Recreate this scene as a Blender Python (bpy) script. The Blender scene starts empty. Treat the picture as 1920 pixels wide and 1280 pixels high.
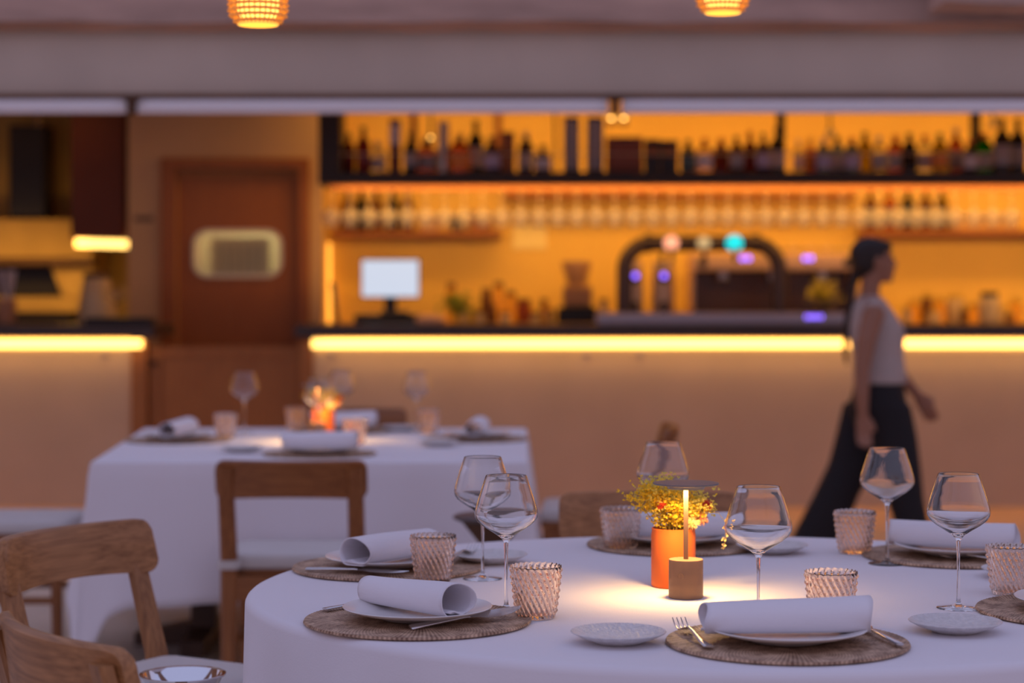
import bpy, math, random
from mathutils import Vector, Matrix
PI = math.pi
random.seed(7)
S = bpy.context.scene
C = S.collection

# ------------------------------------------------------------------ camera
EYE, FPX, CX, CY = 1.33, 3800.0, 960.0, 540.0     # eye height, focal length in pixels, optical axis
cam_d = bpy.data.cameras.new('camera'); cam = bpy.data.objects.new('camera', cam_d); C.objects.link(cam)
cam.location = (0, 0, EYE); cam.rotation_euler = (PI/2, 0, 0)
cam_d.sensor_width = 36; cam_d.lens = 36*FPX/1920
cam_d.shift_y = -100/1920
cam_d.clip_end = 200
cam_d.dof.use_dof = True; cam_d.dof.focus_distance = 3.62; cam_d.dof.aperture_fstop = 2.5
S.camera = cam
# ------------------------------------------------------------------ world: dusk sky
w = bpy.data.worlds.new('dusk'); S.world = w; w.use_nodes = True
nt = w.node_tree; nt.nodes.clear()
o_ = nt.nodes.new('ShaderNodeOutputWorld'); bg = nt.nodes.new('ShaderNodeBackground')
tc = nt.nodes.new('ShaderNodeTexCoord'); sp = nt.nodes.new('ShaderNodeSeparateXYZ'); cr = nt.nodes.new('ShaderNodeValToRGB')
nt.links.new(tc.outputs['Generated'], sp.inputs[0]); nt.links.new(sp.outputs['Z'], cr.inputs[0])
cr.color_ramp.elements[0].position = 0.0; cr.color_ramp.elements[0].color = (.44, .31, .36, 1)
cr.color_ramp.elements[1].position = 0.6; cr.color_ramp.elements[1].color = (.37, .385, .61, 1)
nt.links.new(cr.outputs[0], bg.inputs[0]); bg.inputs[1].default_value = 1.10
nt.links.new(bg.outputs[0], o_.inputs[0])

def area(name, loc, size, power, col, rot=(0, 0, 0), spread=PI):
    l = bpy.data.lights.new(name, 'AREA'); l.shape = 'RECTANGLE'; l.size, l.size_y = size
    l.energy = power; l.color = col; l.spread = spread
    o = bpy.data.objects.new(name, l); C.objects.link(o); o.location = loc; o.rotation_euler = rot
    return o
WARM = (1.0, .50, .10)
area('bar_ceiling_light', (2.4, 13.1, 2.70), (7.0, .25), 52, WARM, (math.radians(30), 0, 0))
area('bar_shelf_light', (2.4, 12.46, 1.925), (7.0, .05), 36, WARM, (math.radians(52), 0, 0))
area('kitchen_light', (-3.6, 13.5, 2.55), (1.6, .3), 1.2, (1.0, .36, .07), (math.radians(10), 0, 0))
area('oven_light', (-3.5, 13.8, 1.62), (1.2, .1), 2.1, (1.0, .50, .11), (math.radians(72), 0, 0), math.radians(120))
area('hood_light', (-2.83, 13.85, 1.56), (.30, .2), 2.5, (1.0, .55, .13))
area('passage_light', (-1.95, 12.3, 2.25), (.5, .3), 1.6, (1.0, .5, .2), (math.radians(15), 0, 0))
area('back_room_light', (-1.85, 15.8, 2.55), (.8, .2), 12, (1.0, .86, .55))
area('bar_counter_led_glow', (2.85, 12.235, 1.028), (8.0, .03), 10, (1.0, .55, .16), (math.radians(12), 0, 0))
area('kitchen_counter_led_glow', (-4.4, 12.235, 1.028), (4.4, .03), 5.5, (1.0, .55, .16), (math.radians(12), 0, 0))
S.view_settings.view_transform = 'Standard'; S.view_settings.look = 'None'
S.view_settings.gamma = 1; S.view_settings.use_curve_mapping = False
S.view_settings.exposure = 0.0
S.cycles.max_bounces = 14; S.cycles.transmission_bounces = 14; S.cycles.glossy_bounces = 6
S.cycles.sample_clamp_indirect = 4.0

# ------------------------------------------------------------------ projection helpers (real places read from the photograph)
def at(px, py, Y): return Vector(((px-CX)/FPX*Y, Y, EYE-(py-CY)/FPX*Y))
def X(px, Y): return (px-CX)/FPX*Y
def Z(py, Y): return EYE-(py-CY)/FPX*Y

# ------------------------------------------------------------------ mesh builder
class MB:
    def __init__(s): s.v = []; s.f = []
    def add(s, v, f, M=None):
        n = len(s.v)
        s.v += [tuple(M @ Vector(p)) if M else tuple(p) for p in v]
        s.f += [tuple(i+n for i in q) for q in f]; return s
    def box(s, a, b, M=None):
        x0, y0, z0 = a; x1, y1, z1 = b
        v = [(x0,y0,z0),(x1,y0,z0),(x1,y1,z0),(x0,y1,z0),(x0,y0,z1),(x1,y0,z1),(x1,y1,z1),(x0,y1,z1)]
        return s.add(v, [(0,3,2,1),(4,5,6,7),(0,1,5,4),(1,2,6,5),(2,3,7,6),(3,0,4,7)], M)
    def lathe(s, prof, n=32, c=(0, 0, 0), closed=False, M=None):
        v = []; f = []; idx = []
        for r, z in prof:
            if r < 1e-6: idx.append([len(v)]); v.append((c[0], c[1], c[2]+z))
            else:
                idx.append(list(range(len(v), len(v)+n)))
                v += [(c[0]+r*math.cos(2*PI*k/n), c[1]+r*math.sin(2*PI*k/n), c[2]+z) for k in range(n)]
        m = len(prof)
        for i in range(m if closed else m-1):
            a, b = idx[i], idx[(i+1) % m]
            for k in range(n):
                q = [a[k % len(a)], a[(k+1) % len(a)], b[(k+1) % len(b)], b[k % len(b)]]
                u = []
                for t in q:
                    if t not in u: u.append(t)
                if len(u) > 2: f.append(tuple(u))
        return s.add(v, f, M)
    def loft(s, rings, cap=True, M=None):
        n = len(rings[0]); v = [p for r in rings for p in r]; f = []
        for i in range(len(rings)-1):
            for k in range(n):
                f.append((i*n+k, i*n+(k+1) % n, (i+1)*n+(k+1) % n, (i+1)*n+k))
        if cap: f.append(tuple(reversed(range(n)))); f.append(tuple(range((len(rings)-1)*n, len(rings)*n)))
        return s.add(v, f, M)
    def tube(s, pts, rad, n=8, M=None):
        pts = [Vector(p) for p in pts]
        if not isinstance(rad, (list, tuple)): rad = [rad]*len(pts)
        rings = []; ref = None
        for i, p in enumerate(pts):
            t = (pts[min(i+1, len(pts)-1)]-pts[max(i-1, 0)]).normalized()
            if ref is None: ref = Vector((0, 0, 1)) if abs(t.z) < .9 else Vector((1, 0, 0))
            u = t.cross(ref).normalized(); ref = u.cross(t).normalized()
            rings.append([tuple(p+rad[i]*(math.cos(2*PI*k/n)*u+math.sin(2*PI*k/n)*ref)) for k in range(n)])
        return s.loft(rings, True, M)
    def ball(s, c, r, n=12, m=8, M=None):
        if not isinstance(r, (list, tuple)): r = (r, r, r)
        prof = [(math.sin(PI*i/m), -math.cos(PI*i/m)) for i in range(m+1)]
        prof[0] = (0, -1); prof[-1] = (0, 1)
        T = Matrix.Translation(c) @ Matrix.Diagonal((r[0], r[1], r[2], 1))
        return s.lathe(prof, n, M=(M @ T if M else T))
    def cyl(s, c, r, h, n=24, M=None): return s.lathe([(0, 0), (r, 0), (r, h), (0, h)], n, c, M=M)
    def mesh(s, name):
        m = bpy.data.meshes.new(name); m.from_pydata(s.v, [], s.f); m.validate(); m.update(); return m

import bmesh
def obj(name, mb, mat, parent=None, smooth=35, bevel=0, recalc=True):
    me = mb.mesh(name) if isinstance(mb, MB) else mb
    if recalc and isinstance(mb, MB):
        bm = bmesh.new(); bm.from_mesh(me); bmesh.ops.recalc_face_normals(bm, faces=bm.faces); bm.to_mesh(me); bm.free()
    me.materials.clear(); me.materials.append(mat)
    if smooth:
        me.shade_smooth()
        if smooth < 180: me.set_sharp_from_angle(angle=math.radians(smooth))
    o = bpy.data.objects.new(name, me); C.objects.link(o)
    if parent: o.parent = parent
    if bevel:
        b = o.modifiers.new('bevel', 'BEVEL'); b.width = bevel; b.segments = 2; b.limit_method = 'ANGLE'
    return o
def tag(o, label, cat, group=None, kind=None):
    o['label'] = label; o['category'] = cat
    if group: o['group'] = group
    if kind: o['kind'] = kind
    return o
def thing(name, label, cat, loc=(0, 0, 0), rz=0, group=None):
    o = bpy.data.objects.new(name, None); C.objects.link(o); o.location = loc; o.rotation_euler = (0, 0, rz)
    o.empty_display_size = .05
    return tag(o, label, cat, group)
def struct(name, mb, mat, **k):
    o = obj(name, mb, mat, **k)
    if not k.get('parent'): o['kind'] = 'structure'
    return o
def dup(root, loc=None, rz=None, label=None, group=None):
    def cp(o, par):
        c = o.copy(); C.objects.link(c); c.parent = par
        for ch in kids.get(o, []): cp(ch, c)
        return c
    kids = {}
    for o in root.children_recursive: kids.setdefault(o.parent, []).append(o)
    r = cp(root, None)
    if loc is not None: r.location = loc
    if rz is not None: r.rotation_euler = (0, 0, rz)
    if label: r['label'] = label
    if group: r['group'] = group
    return r
def box(a, b): return MB().box(a, b)

# ------------------------------------------------------------------ materials
def new_mat(name):
    m = bpy.data.materials.new(name); m.use_nodes = True
    return m, m.node_tree, m.node_tree.nodes['Principled BSDF']
def pmat(name, col, rough=.6, metal=0, trans=0, ior=1.45, var=0, scale=8, bump=0, bscale=None, spec=.5, sheen=0, stretch=None):
    m, t, b = new_mat(name)
    b.inputs['Base Color'].default_value = (*col, 1); b.inputs['Roughness'].default_value = rough
    b.inputs['Metallic'].default_value = metal; b.inputs['Transmission Weight'].default_value = trans
    b.inputs['IOR'].default_value = ior; b.inputs['Specular IOR Level'].default_value = spec
    if sheen: b.inputs['Sheen Weight'].default_value = sheen
    if var or bump:
        tc = t.nodes.new('ShaderNodeTexCoord'); mp = t.nodes.new('ShaderNodeMapping'); nz = t.nodes.new('ShaderNodeTexNoise')
        mp.inputs['Scale'].default_value = stretch or (1, 1, 1)
        t.links.new(tc.outputs['Object'], mp.inputs[0]); t.links.new(mp.outputs[0], nz.inputs[0])
        nz.inputs['Scale'].default_value = scale; nz.inputs['Detail'].default_value = 6
        if var:
            r = t.nodes.new('ShaderNodeValToRGB'); t.links.new(nz.outputs[0], r.inputs[0])
            r.color_ramp.elements[0].position = .3; r.color_ramp.elements[1].position = .7
            r.color_ramp.elements[0].color = (*[c*(1-var) for c in col], 1)
            r.color_ramp.elements[1].color = (*[min(1, c*(1+var)) for c in col], 1)
            t.links.new(r.outputs[0], b.inputs['Base Color'])
        if bump:
            n2 = nz
            if bscale:
                n2 = t.nodes.new('ShaderNodeTexNoise'); n2.inputs['Scale'].default_value = bscale; n2.inputs['Detail'].default_value = 4
                t.links.new(mp.outputs[0], n2.inputs[0])
            bp = t.nodes.new('ShaderNodeBump'); bp.inputs['Strength'].default_value = bump; bp.inputs['Distance'].default_value = .005
            t.links.new(n2.outputs[0], bp.inputs['Height']); t.links.new(bp.outputs[0], b.inputs['Normal'])
    return m
def emat(name, col, st):
    m, t, b = new_mat(name); b.inputs['Base Color'].default_value = (*col, 1)
    b.inputs['Emission Color'].default_value = (*col, 1); b.inputs['Emission Strength'].default_value = st
    return m
def wood(name, dark, light, axis='x', rough=.45):
    m, t, b = new_mat(name)
    tc = t.nodes.new('ShaderNodeTexCoord'); mp = t.nodes.new('ShaderNodeMapping'); nz = t.nodes.new('ShaderNodeTexNoise')
    mp.inputs['Scale'].default_value = {'x': (1.2, 42, 42), 'y': (42, 1.2, 42), 'z': (42, 42, 1.2)}[axis]
    nz.inputs['Scale'].default_value = 2.6; nz.inputs['Detail'].default_value = 8; nz.inputs['Distortion'].default_value = .15
    n2 = t.nodes.new('ShaderNodeTexNoise'); n2.inputs['Scale'].default_value = 5; n2.inputs['Detail'].default_value = 3
    t.links.new(tc.outputs['Object'], mp.inputs[0]); t.links.new(mp.outputs[0], nz.inputs[0]); t.links.new(tc.outputs['Object'], n2.inputs[0])
    mx = t.nodes.new('ShaderNodeMath'); mx.operation = 'MULTIPLY_ADD'; mx.inputs[1].default_value = .30
    t.links.new(n2.outputs[0], mx.inputs[0]); t.links.new(nz.outputs[0], mx.inputs[2])
    r = t.nodes.new('ShaderNodeValToRGB'); r.color_ramp.elements[0].position = .36; r.color_ramp.elements[1].position = .95
    r.color_ramp.elements[0].color = (*dark, 1); r.color_ramp.elements[1].color = (*light, 1)
    t.links.new(mx.outputs[0], r.inputs[0]); t.links.new(r.outputs[0], b.inputs['Base Color'])
    b.inputs['Roughness'].default_value = rough
    bp = t.nodes.new('ShaderNodeBump'); bp.inputs['Strength'].default_value = .25; bp.inputs['Distance'].default_value = .002
    t.links.new(nz.outputs[0], bp.inputs['Height']); t.links.new(bp.outputs[0], b.inputs['Normal'])
    return m
M = {}
M['floor'] = pmat('floor_concrete', (.56, .48, .41), .55, var=.10, scale=3, bump=.1, bscale=60)
M['plaster'] = pmat('bar_plaster', (.59, .435, .30), .85, var=.05, scale=3, bump=.25, bscale=25)
M['wall'] = pmat('wall_plaster', (.60, .40, .24), .85, var=.05, scale=2, bump=.2, bscale=25)
M['barwall'] = pmat('bar_back_wall_paint', (.86, .56, .15), .7, var=.05, scale=2)
M['ovenwall'] = pmat('oven_plaster', (.62, .42, .14), .8, var=.10, scale=4, bump=.2)
M['fascia'] = pmat('fascia_cloth', (.60, .49, .39), .9, var=.10, scale=1.2, bump=.1)
M['blind'] = pmat('blind_bar_metal', (.90, .86, .86), .5)
M['beam'] = pmat('whitewashed_beam', (.46, .31, .25), .9, var=.28, scale=3, bump=.9, stretch=(.5, 1.5, 2.5))
M['trim'] = pmat('trim_brown', (.17, .085, .045), .6, var=.1)
M['darkbrown'] = pmat('dark_brown_paint', (.10, .045, .02), .6, var=.1)
M['slab'] = pmat('dark_counter_stone', (.045, .03, .028), .35, var=.2, scale=30)
M['shelf'] = pmat('dark_shelf_metal', (.022, .016, .017), .5)
M['doorwood'] = wood('reddish_door_wood', (.26, .075, .016), (.36, .12, .03), 'z', .5)
M['gatewood'] = wood('gate_wood', (.27, .09, .018), (.42, .17, .04), 'z', .5)
M['chairx'] = wood('chair_wood_grain_x', (.17, .050, .010), (.38, .14, .036), 'x', .38)
M['chairz'] = wood('chair_wood_grain_z', (.17, .050, .010), (.38, .14, .036), 'z', .38)
M['lightx'] = wood('oak_grain_x', (.20, .075, .020), (.50, .23, .085), 'x', .42)
M['lightz'] = wood('oak_grain_z', (.18, .066, .018), (.45, .20, .07), 'z', .42)
M['darkwood'] = wood('table_leg_wood', (.05, .022, .012), (.11, .05, .025), 'z')
M['cushion'] = pmat('cushion_fabric', (.58, .54, .51), .9, var=.04, scale=6, bump=.2, bscale=200, sheen=.3)
M['cloth'] = pmat('tablecloth_linen', (.80, .765, .80), .9, var=.015, scale=3, bump=.15, bscale=350, sheen=.2)
M['napkin'] = pmat('napkin_linen', (.80, .77, .81), .9, bump=.2, bscale=500, sheen=.2)
M['plate'] = pmat('white_porcelain', (.80, .77, .76), .22)
M['stoneware'] = pmat('speckled_stoneware', (.72, .69, .68), .35, var=.10, scale=90, bump=.8, bscale=160)
M['steel'] = pmat('cutlery_steel', (.62, .60, .60), .22, 1)
M['brushed'] = pmat('brushed_steel', (.55, .50, .48), .35, 1)
M['chrome'] = pmat('silver_bowl', (.80, .80, .82), .07, 1)
M['black'] = pmat('black_plastic', (.012, .010, .012), .4)
M['terracotta'] = pmat('terracotta_glaze', (.74, .155, .028), .5, var=.05, scale=20, spec=.3)
M['lampbrown'] = pmat('lamp_bronze_paint', (.23, .125, .075), .5)
M['lamptop'] = pmat('lamp_shade_dark_paint', (.13, .13, .14), .32)
M['led'] = emat('counter_led', (1.0, .58, .14), 3.7)
M['lampled'] = emat('table_lamp_led', (1.0, .56, .17), 60)
M['screen'] = emat('monitor_screen', (.66, .72, .86), .95); M['screen'].node_tree.nodes['Principled BSDF'].inputs['Base Color'].default_value = (.01, .01, .01, 1)
M['purple'] = emat('purple_indicator', (.22, .12, 1.0), 3.0)
M['teal'] = emat('teal_badge_light', (.0, .55, .75), 1.1)
M['spot'] = emat('spotlight_lens', (1.0, .55, .12), 9)
M['bulb'] = emat('pendant_diffuser', (1.0, .56, .12), 2.6)
M['wicker'] = None
def glass_mat(name, col=(1, 1, 1), rough=0, ior=1.45):
    m = bpy.data.materials.new(name); m.use_nodes = True; t = m.node_tree; t.nodes.clear()
    o = t.nodes.new('ShaderNodeOutputMaterial'); g = t.nodes.new('ShaderNodeBsdfGlass')
    g.inputs['Color'].default_value = (*col, 1); g.inputs['Roughness'].default_value = rough; g.inputs['IOR'].default_value = ior
    t.links.new(g.outputs[0], o.inputs[0]); return m
def leafmat(name, col, amt, tcol=None):
    m = bpy.data.materials.new(name); m.use_nodes = True; t = m.node_tree; t.nodes.clear()
    o = t.nodes.new('ShaderNodeOutputMaterial'); a = t.nodes.new('ShaderNodeBsdfDiffuse'); b = t.nodes.new('ShaderNodeBsdfTranslucent'); mx = t.nodes.new('ShaderNodeMixShader')
    a.inputs[0].default_value = (*col, 1); b.inputs[0].default_value = (*(tcol or col), 1); mx.inputs[0].default_value = amt
    t.links.new(a.outputs[0], mx.inputs[1]); t.links.new(b.outputs[0], mx.inputs[2]); t.links.new(mx.outputs[0], o.inputs[0]); return m
M['wicker'] = leafmat('pendant_wicker', (.85, .60, .22), .5, (1, .80, .42))
M['glass'] = glass_mat('clear_crystal', (.99, .99, .99))
M['tumbler'] = glass_mat('pink_tinted_pressed_glass', (1.0, .95, .91), 0, 1.47)
M['pane'] = glass_mat('pane_glass', (.95, .97, .93), .02)
def rattan():
    m, t, b = new_mat('woven_rattan'); b.inputs['Roughness'].default_value = .6
    tc = t.nodes.new('ShaderNodeTexCoord'); sx = t.nodes.new('ShaderNodeSeparateXYZ'); t.links.new(tc.outputs['Object'], sx.inputs[0])
    at2 = t.nodes.new('ShaderNodeMath'); at2.operation = 'ARCTAN2'; t.links.new(sx.outputs[1], at2.inputs[0]); t.links.new(sx.outputs[0], at2.inputs[1])
    ln = t.nodes.new('ShaderNodeVectorMath'); ln.operation = 'LENGTH'; t.links.new(tc.outputs['Object'], ln.inputs[0])
    k = t.nodes.new('ShaderNodeMath'); k.operation = 'MULTIPLY'; k.inputs[1].default_value = 60; t.links.new(ln.outputs['Value'], k.inputs[0])
    a = t.nodes.new('ShaderNodeMath'); a.operation = 'MULTIPLY_ADD'; a.inputs[1].default_value = 150
    t.links.new(at2.outputs[0], a.inputs[0]); t.links.new(k.outputs[0], a.inputs[2])
    s = t.nodes.new('ShaderNodeMath'); s.operation = 'SINE'; t.links.new(a.outputs[0], s.inputs[0])
    nz = t.nodes.new('ShaderNodeTexNoise'); nz.inputs['Scale'].default_value = 40; t.links.new(tc.outputs['Object'], nz.inputs[0])
    ad = t.nodes.new('ShaderNodeMath'); ad.operation = 'MULTIPLY_ADD'; ad.inputs[1].default_value = .15
    t.links.new(s.outputs[0], ad.inputs[0]); t.links.new(nz.outputs[0], ad.inputs[2])
    r = t.nodes.new('ShaderNodeValToRGB'); r.color_ramp.elements[0].color = (.15, .07, .035, 1); r.color_ramp.elements[1].color = (.74, .50, .33, 1)
    r.color_ramp.elements[0].position = .2; r.color_ramp.elements[1].position = .85
    t.links.new(ad.outputs[0], r.inputs[0]); t.links.new(r.outputs[0], b.inputs['Base Color'])
    return m
M['rattan'] = rattan()

# ================================================================== THE SETTING
struct('floor', box((-9, -6, -.1), (9, 16.2, 0)), M['floor'], smooth=0)
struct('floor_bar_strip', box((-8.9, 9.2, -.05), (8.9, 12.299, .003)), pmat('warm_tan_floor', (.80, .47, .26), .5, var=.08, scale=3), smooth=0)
YF, YB = 12.3, 14.0            # counter front, bar back wall
YW = 13.55                     # wall with the service door
xl, xr = X(240, YW), X(604, YW)
dl, dr, dt = X(333, YW), X(560, YW), Z(318, YW)
# wall around the door opening
wb = MB(); wb.box((xl, YW, 0), (dl-.001, YW+.12, 2.75)).box((dr+.001, YW, 0), (xr, YW+.12, 2.75)).box((dl-.001, YW, dt+.001), (dr+.001, YW+.12, 2.75))
struct('wall_passage', wb, M['wall'], smooth=0)
struct('wall_back', box((xr-.10, YB, 0), (7, YB+.15, 2.75)), M['barwall'], smooth=0)
struct('wall_bar_side', box((xr-.10, YW+.121, 0), (xr, YB-.001, 2.75)), M['barwall'], smooth=0)
struct('wall_kitchen', box((-7, 15.0, 0), (xl, 15.15, 2.75)), M['ovenwall'], smooth=0)
struct('wall_kitchen_side', box((xl, YW+.121, 0), (xl+.1, 16.2, 2.75)), M['wall'], smooth=0)
brm = pmat('back_room_tiles', (.78, .72, .52), .5)
struct('wall_back_room', box((xl+.1, 16.0, 0), (xr-.1, 16.15, 2.75)), brm, smooth=0)
struct('wall_back_room_side', box((xr-.2, YB+.151, 0), (xr-.1, 15.999, 2.75)), brm, smooth=0)
struct('wall_right', box((7, 10, 0), (7.15, 16.2, 3.4)), M['wall'], smooth=0)
struct('wall_left', box((-7.15, 10, 0), (-7, 16.2, 3.4)), M['wall'], smooth=0)
struct('ceiling', box((-7, 11.15, 2.75), (7, 16.2, 2.9)), M['wall'], smooth=0)
# fascia and beams
struct('wall_fascia', box((-7, 11.0, Z(178, 11.0)), (7, 11.14, 3.4)), M['fascia'], smooth=0)
struct('trim_1', box((-7, 10.93, Z(52, 10.93)), (7, 10.999, Z(40, 10.93))), M['trim'], smooth=0, bevel=.004)
struct('gap_shade_strip', box((-7, 10.93, Z(187, 10.93)), (7, 10.999, Z(175, 10.93))), M['trim'], smooth=0, bevel=.004)  # dark strip standing in for the shadow in the gap below the fascia
def rough_beam(x0, x1, y0, y1, z0, z1, seed, amp=.012):
    rnd = random.Random(seed); n = 60; rings = []
    for i in range(n+1):
        x = x0+(x1-x0)*i/n; r = []
        pts = [(y0, z0), ((y0+y1)/2, z0), (y1, z0), (y1, z1), ((y0+y1)/2, z1), (y0, z1), (y0, (z0+z1)/2)]
        for (y, z) in pts: r.append((x, y+rnd.uniform(-amp, amp), z+rnd.uniform(-amp, amp)*.7))
        rings.append(r)
    return MB().loft(rings)
b_ = obj('wooden_beam', rough_beam(-6.5, 6.5, 9.0, 9.35, Z(41, 9.0), 3.0, 3), M['beam']); tag(b_, 'rough whitewashed timber beam running across the top of the picture', 'beam')
b_ = obj('wooden_beam', rough_beam(X(1770, 8.6), 6.5, 8.55, 8.93, Z(8, 8.6), 3.05, 5, .014), M['beam']); tag(b_, 'second rough timber beam end jutting in at the top right corner', 'beam')
b_ = obj('wooden_beam', rough_beam(-6.5, 6.5, 4.3, 5.1, 2.95, 3.15, 8), M['beam']); tag(b_, 'overhead timber beam carrying the two glowing woven pendants', 'beam')
for sx in (-6.3, 6.3):
    b_ = obj('wooden_post', MB().box((sx-.12, 4.5, 0), (sx+.12, 4.8, 2.93)), M['beam'], bevel=.01)
    tag(b_, 'timber post at the %s end of the overhead beam' % ('left' if sx < 0 else 'right'), 'post')
# blind bottom bars (light band under the fascia)
yb = 10.86
def blind(x0, x1, label):
    t = thing('roller_blind', label, 'blind', ((x0+x1)/2, yb, Z(212, yb)), 0, 'rolled-up blinds under the fascia')
    h = Z(187, yb)-Z(212, yb); L = (x1-x0)/2
    obj('bottom_bar', MB().box((-L, -.02, 0), (L, .03, h*.30)), M['blind'], t, bevel=.004)
    obj('fabric_roll', MB().tube([(-L, .012, h*.62), (L, .012, h*.62)], h*.36, 20), M['blind'], t)
blind(-6.9, X(238, yb), 'rolled pale blind left of the brown bracket above the kitchen')
blind(X(258, yb), X(1140, yb), 'rolled pale blind above the door and left half of bottle shelf')
blind(X(1166, yb), 6.9, 'rolled pale blind above the right half of bottle shelf')
for px, lab in ((248, 'brown blind bracket above the left edge of the passage'), (1153, 'brown blind bracket above the bottle shelf')):
    br = thing('blind_bracket', lab, 'bracket', (X(px, yb), yb, Z(215, yb)))
    hh = Z(178, yb)-Z(215, yb)
    obj('arm', MB().box((-.022, -.04, 0), (.022, .03, hh)), M['darkbrown'], br, bevel=.004)
    obj('cap', MB().box((-.045, -.05, hh-.03), (.045, .0, hh+.0)), M['darkbrown'], br, bevel=.004)

# door
d = thing('door_1', 'reddish brown service door with a rounded steel-framed window', 'door', ((dl+dr)/2, YW, 0)); del d['category']; del d['label']; d['kind'] = 'structure'
DW = (dr-dl)/2
wx0, wx1, wz0, wz1 = X(361, YW)-(dl+dr)/2, X(529, YW)-(dl+dr)/2, Z(520, YW), Z(430, YW)
def rrect(x0, x1, z0, z1, r, n=6):
    p = []
    for cx, cz, a0 in ((x1-r, z1-r, 0), (x0+r, z1-r, 90), (x0+r, z0+r, 180), (x1-r, z0+r, 270)):
        for k in range(n+1):
            a = math.radians(a0+90*k/n); p.append((cx+r*math.cos(a), cz+r*math.sin(a)))
    return p
def ringplate(outer, inner, y0, y1):
    n = len(outer); v = [(x, y0, z) for x, z in outer]+[(x, y0, z) for x, z in inner]+[(x, y1, z) for x, z in outer]+[(x, y1, z) for x, z in inner]
    f = []
    for k in range(n):
        j = (k+1) % n
        f += [(k, j, n+j, n+k), (2*n+j, 2*n+k, 3*n+k, 3*n+j), (k, 2*n+k, 2*n+j, j), (n+k, n+j, 3*n+j, 3*n+k)]
    return MB().add(v, f)
inner = rrect(wx0+.012, wx1-.012, wz0+.012, wz1-.012, .09)
bb0, bb1, bc0, bc1 = wx0-.0, wx1+.0, wz0-.0, wz1+.0
leaf = ringplate(rrect(bb0, bb1, bc0, bc1, .0005), inner, .02, .065)
leaf.box((-DW, .02, .01), (bb0, .065, dt)).box((bb1, .02, .01), (DW, .065, dt)).box((bb0, .02, .01), (bb1, .065, bc0)).box((bb0, .02, bc1), (bb1, .065, dt))
obj('leaf', leaf, M['doorwood'], d, smooth=0)
obj('window_frame', ringplate(rrect(wx0, wx1, wz0, wz1, .10), rrect(wx0+.022, wx1-.022, wz0+.022, wz1-.022, .082), .0, .02), pmat('window_rim_steel', (.75, .66, .46), .4, .6), d)
pn = MB(); pr = rrect(wx0+.01, wx1-.01, wz0+.01, wz1-.01, .09); pn.loft([[(x, .030, z) for x, z in pr], [(x, .035, z) for x, z in pr]])
obj('pane', pn, M['pane'], d, smooth=0)
fr = MB(); fw = X(333, YW)-X(303, YW)
fr.box((-DW-fw, -.05, 0), (-DW-.004, .0, dt+.004)).box((DW+.004, -.05, 0), (DW+.075, .0, dt+.004)).box((-DW-fw, -.05, dt+.004), (DW+.075, .0, dt+.075))
obj('door_frame', fr, M['doorwood'], d, smooth=0, bevel=.004)
obj('kick_rail', MB().box((-DW, -.006, dt-.05), (DW, .018, dt-.012)), M['gatewood'], d, smooth=0, bevel=.003)
# steel unit in the room behind the door
t = thing('steel_cabinet', 'grey steel slatted cabinet seen through the door window', 'cabinet', (-2.08, 15.5, 0))
obj('body', MB().box((-.21, -.1, 0), (.24, .3, 1.72)), pmat('cabinet_steel', (.85, .76, .60), .4, .3), t, smooth=0, bevel=.006)
for k in range(6): obj('slat', MB().box((-.18+k*.068, -.125, 1.2), (-.18+k*.068+.044, -.101, 1.66)), pmat('slat_steel', (.62, .55, .42), .4, .3) if k == 0 else bpy.data.materials['slat_steel'], t, smooth=0)
# small sign on the wall
t = thing('wall_sign', 'small dark plate on the wall left of the door', 'sign', at(270, 410, YW)-Vector((0, .003, 0)))
obj('plate', MB().box((-.062, -.006, -.018), (.062, .002, .018)), pmat('sign_plate', (.16, .11, .07), .5), t, bevel=.002)

# ------------------------------------------------------------------ bar counters
YS = 12.18
def counter(name, label, x0, x1, capx0, capx1, led0, led1):
    t = thing(name, label, 'counter', ((x0+x1)/2, YF, 0)); ox = (x0+x1)/2
    obj('body', MB().box((x0-ox, 0, 0), (x1-ox, .12, Z(633, YS))), M['plaster'], t, smooth=0)
    obj('countertop', MB().box((capx0-ox, YS-YF, Z(633, YS)), (capx1-ox, .62, Z(609, YS))), M['slab'], t, smooth=0, bevel=.006)
    obj('led_strip', MB().box((led0-ox, -.035, Z(652, 12.26)), (led1-ox, -.001, Z(636.5, 12.26))), M['led'], t, smooth=0)
    return t
counter('bar_counter', 'long plastered bar counter with dark top and glowing light strip', X(588, YF), 6.9, X(552, YS), 6.9, X(586, YF), 6.9)
counter('kitchen_counter', 'plastered kitchen pass counter with dark top at the left', -6.9, X(245, YF), -6.9, X(288, YS), -6.9, X(268, YF))
for px, lab in ((197, 'small hook under the kitchen counter light strip'), (622, 'small hook at left end of the bar counter'), (1100, 'small hook under the bar counter strip, left of two'), (1200, 'small hook under the bar counter strip, right of two')):
    t = thing('bag_hook', lab, 'hook', at(px, 662, YF))
    obj('plate', MB().box((-.012, -.008, -.02), (.012, 0, .02)), M['brushed'], t)
    obj('peg', MB().tube([(0, -.004, 0), (0, -.035, -.01), (0, -.045, .012)], .006, 8), M['brushed'], t)
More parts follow.
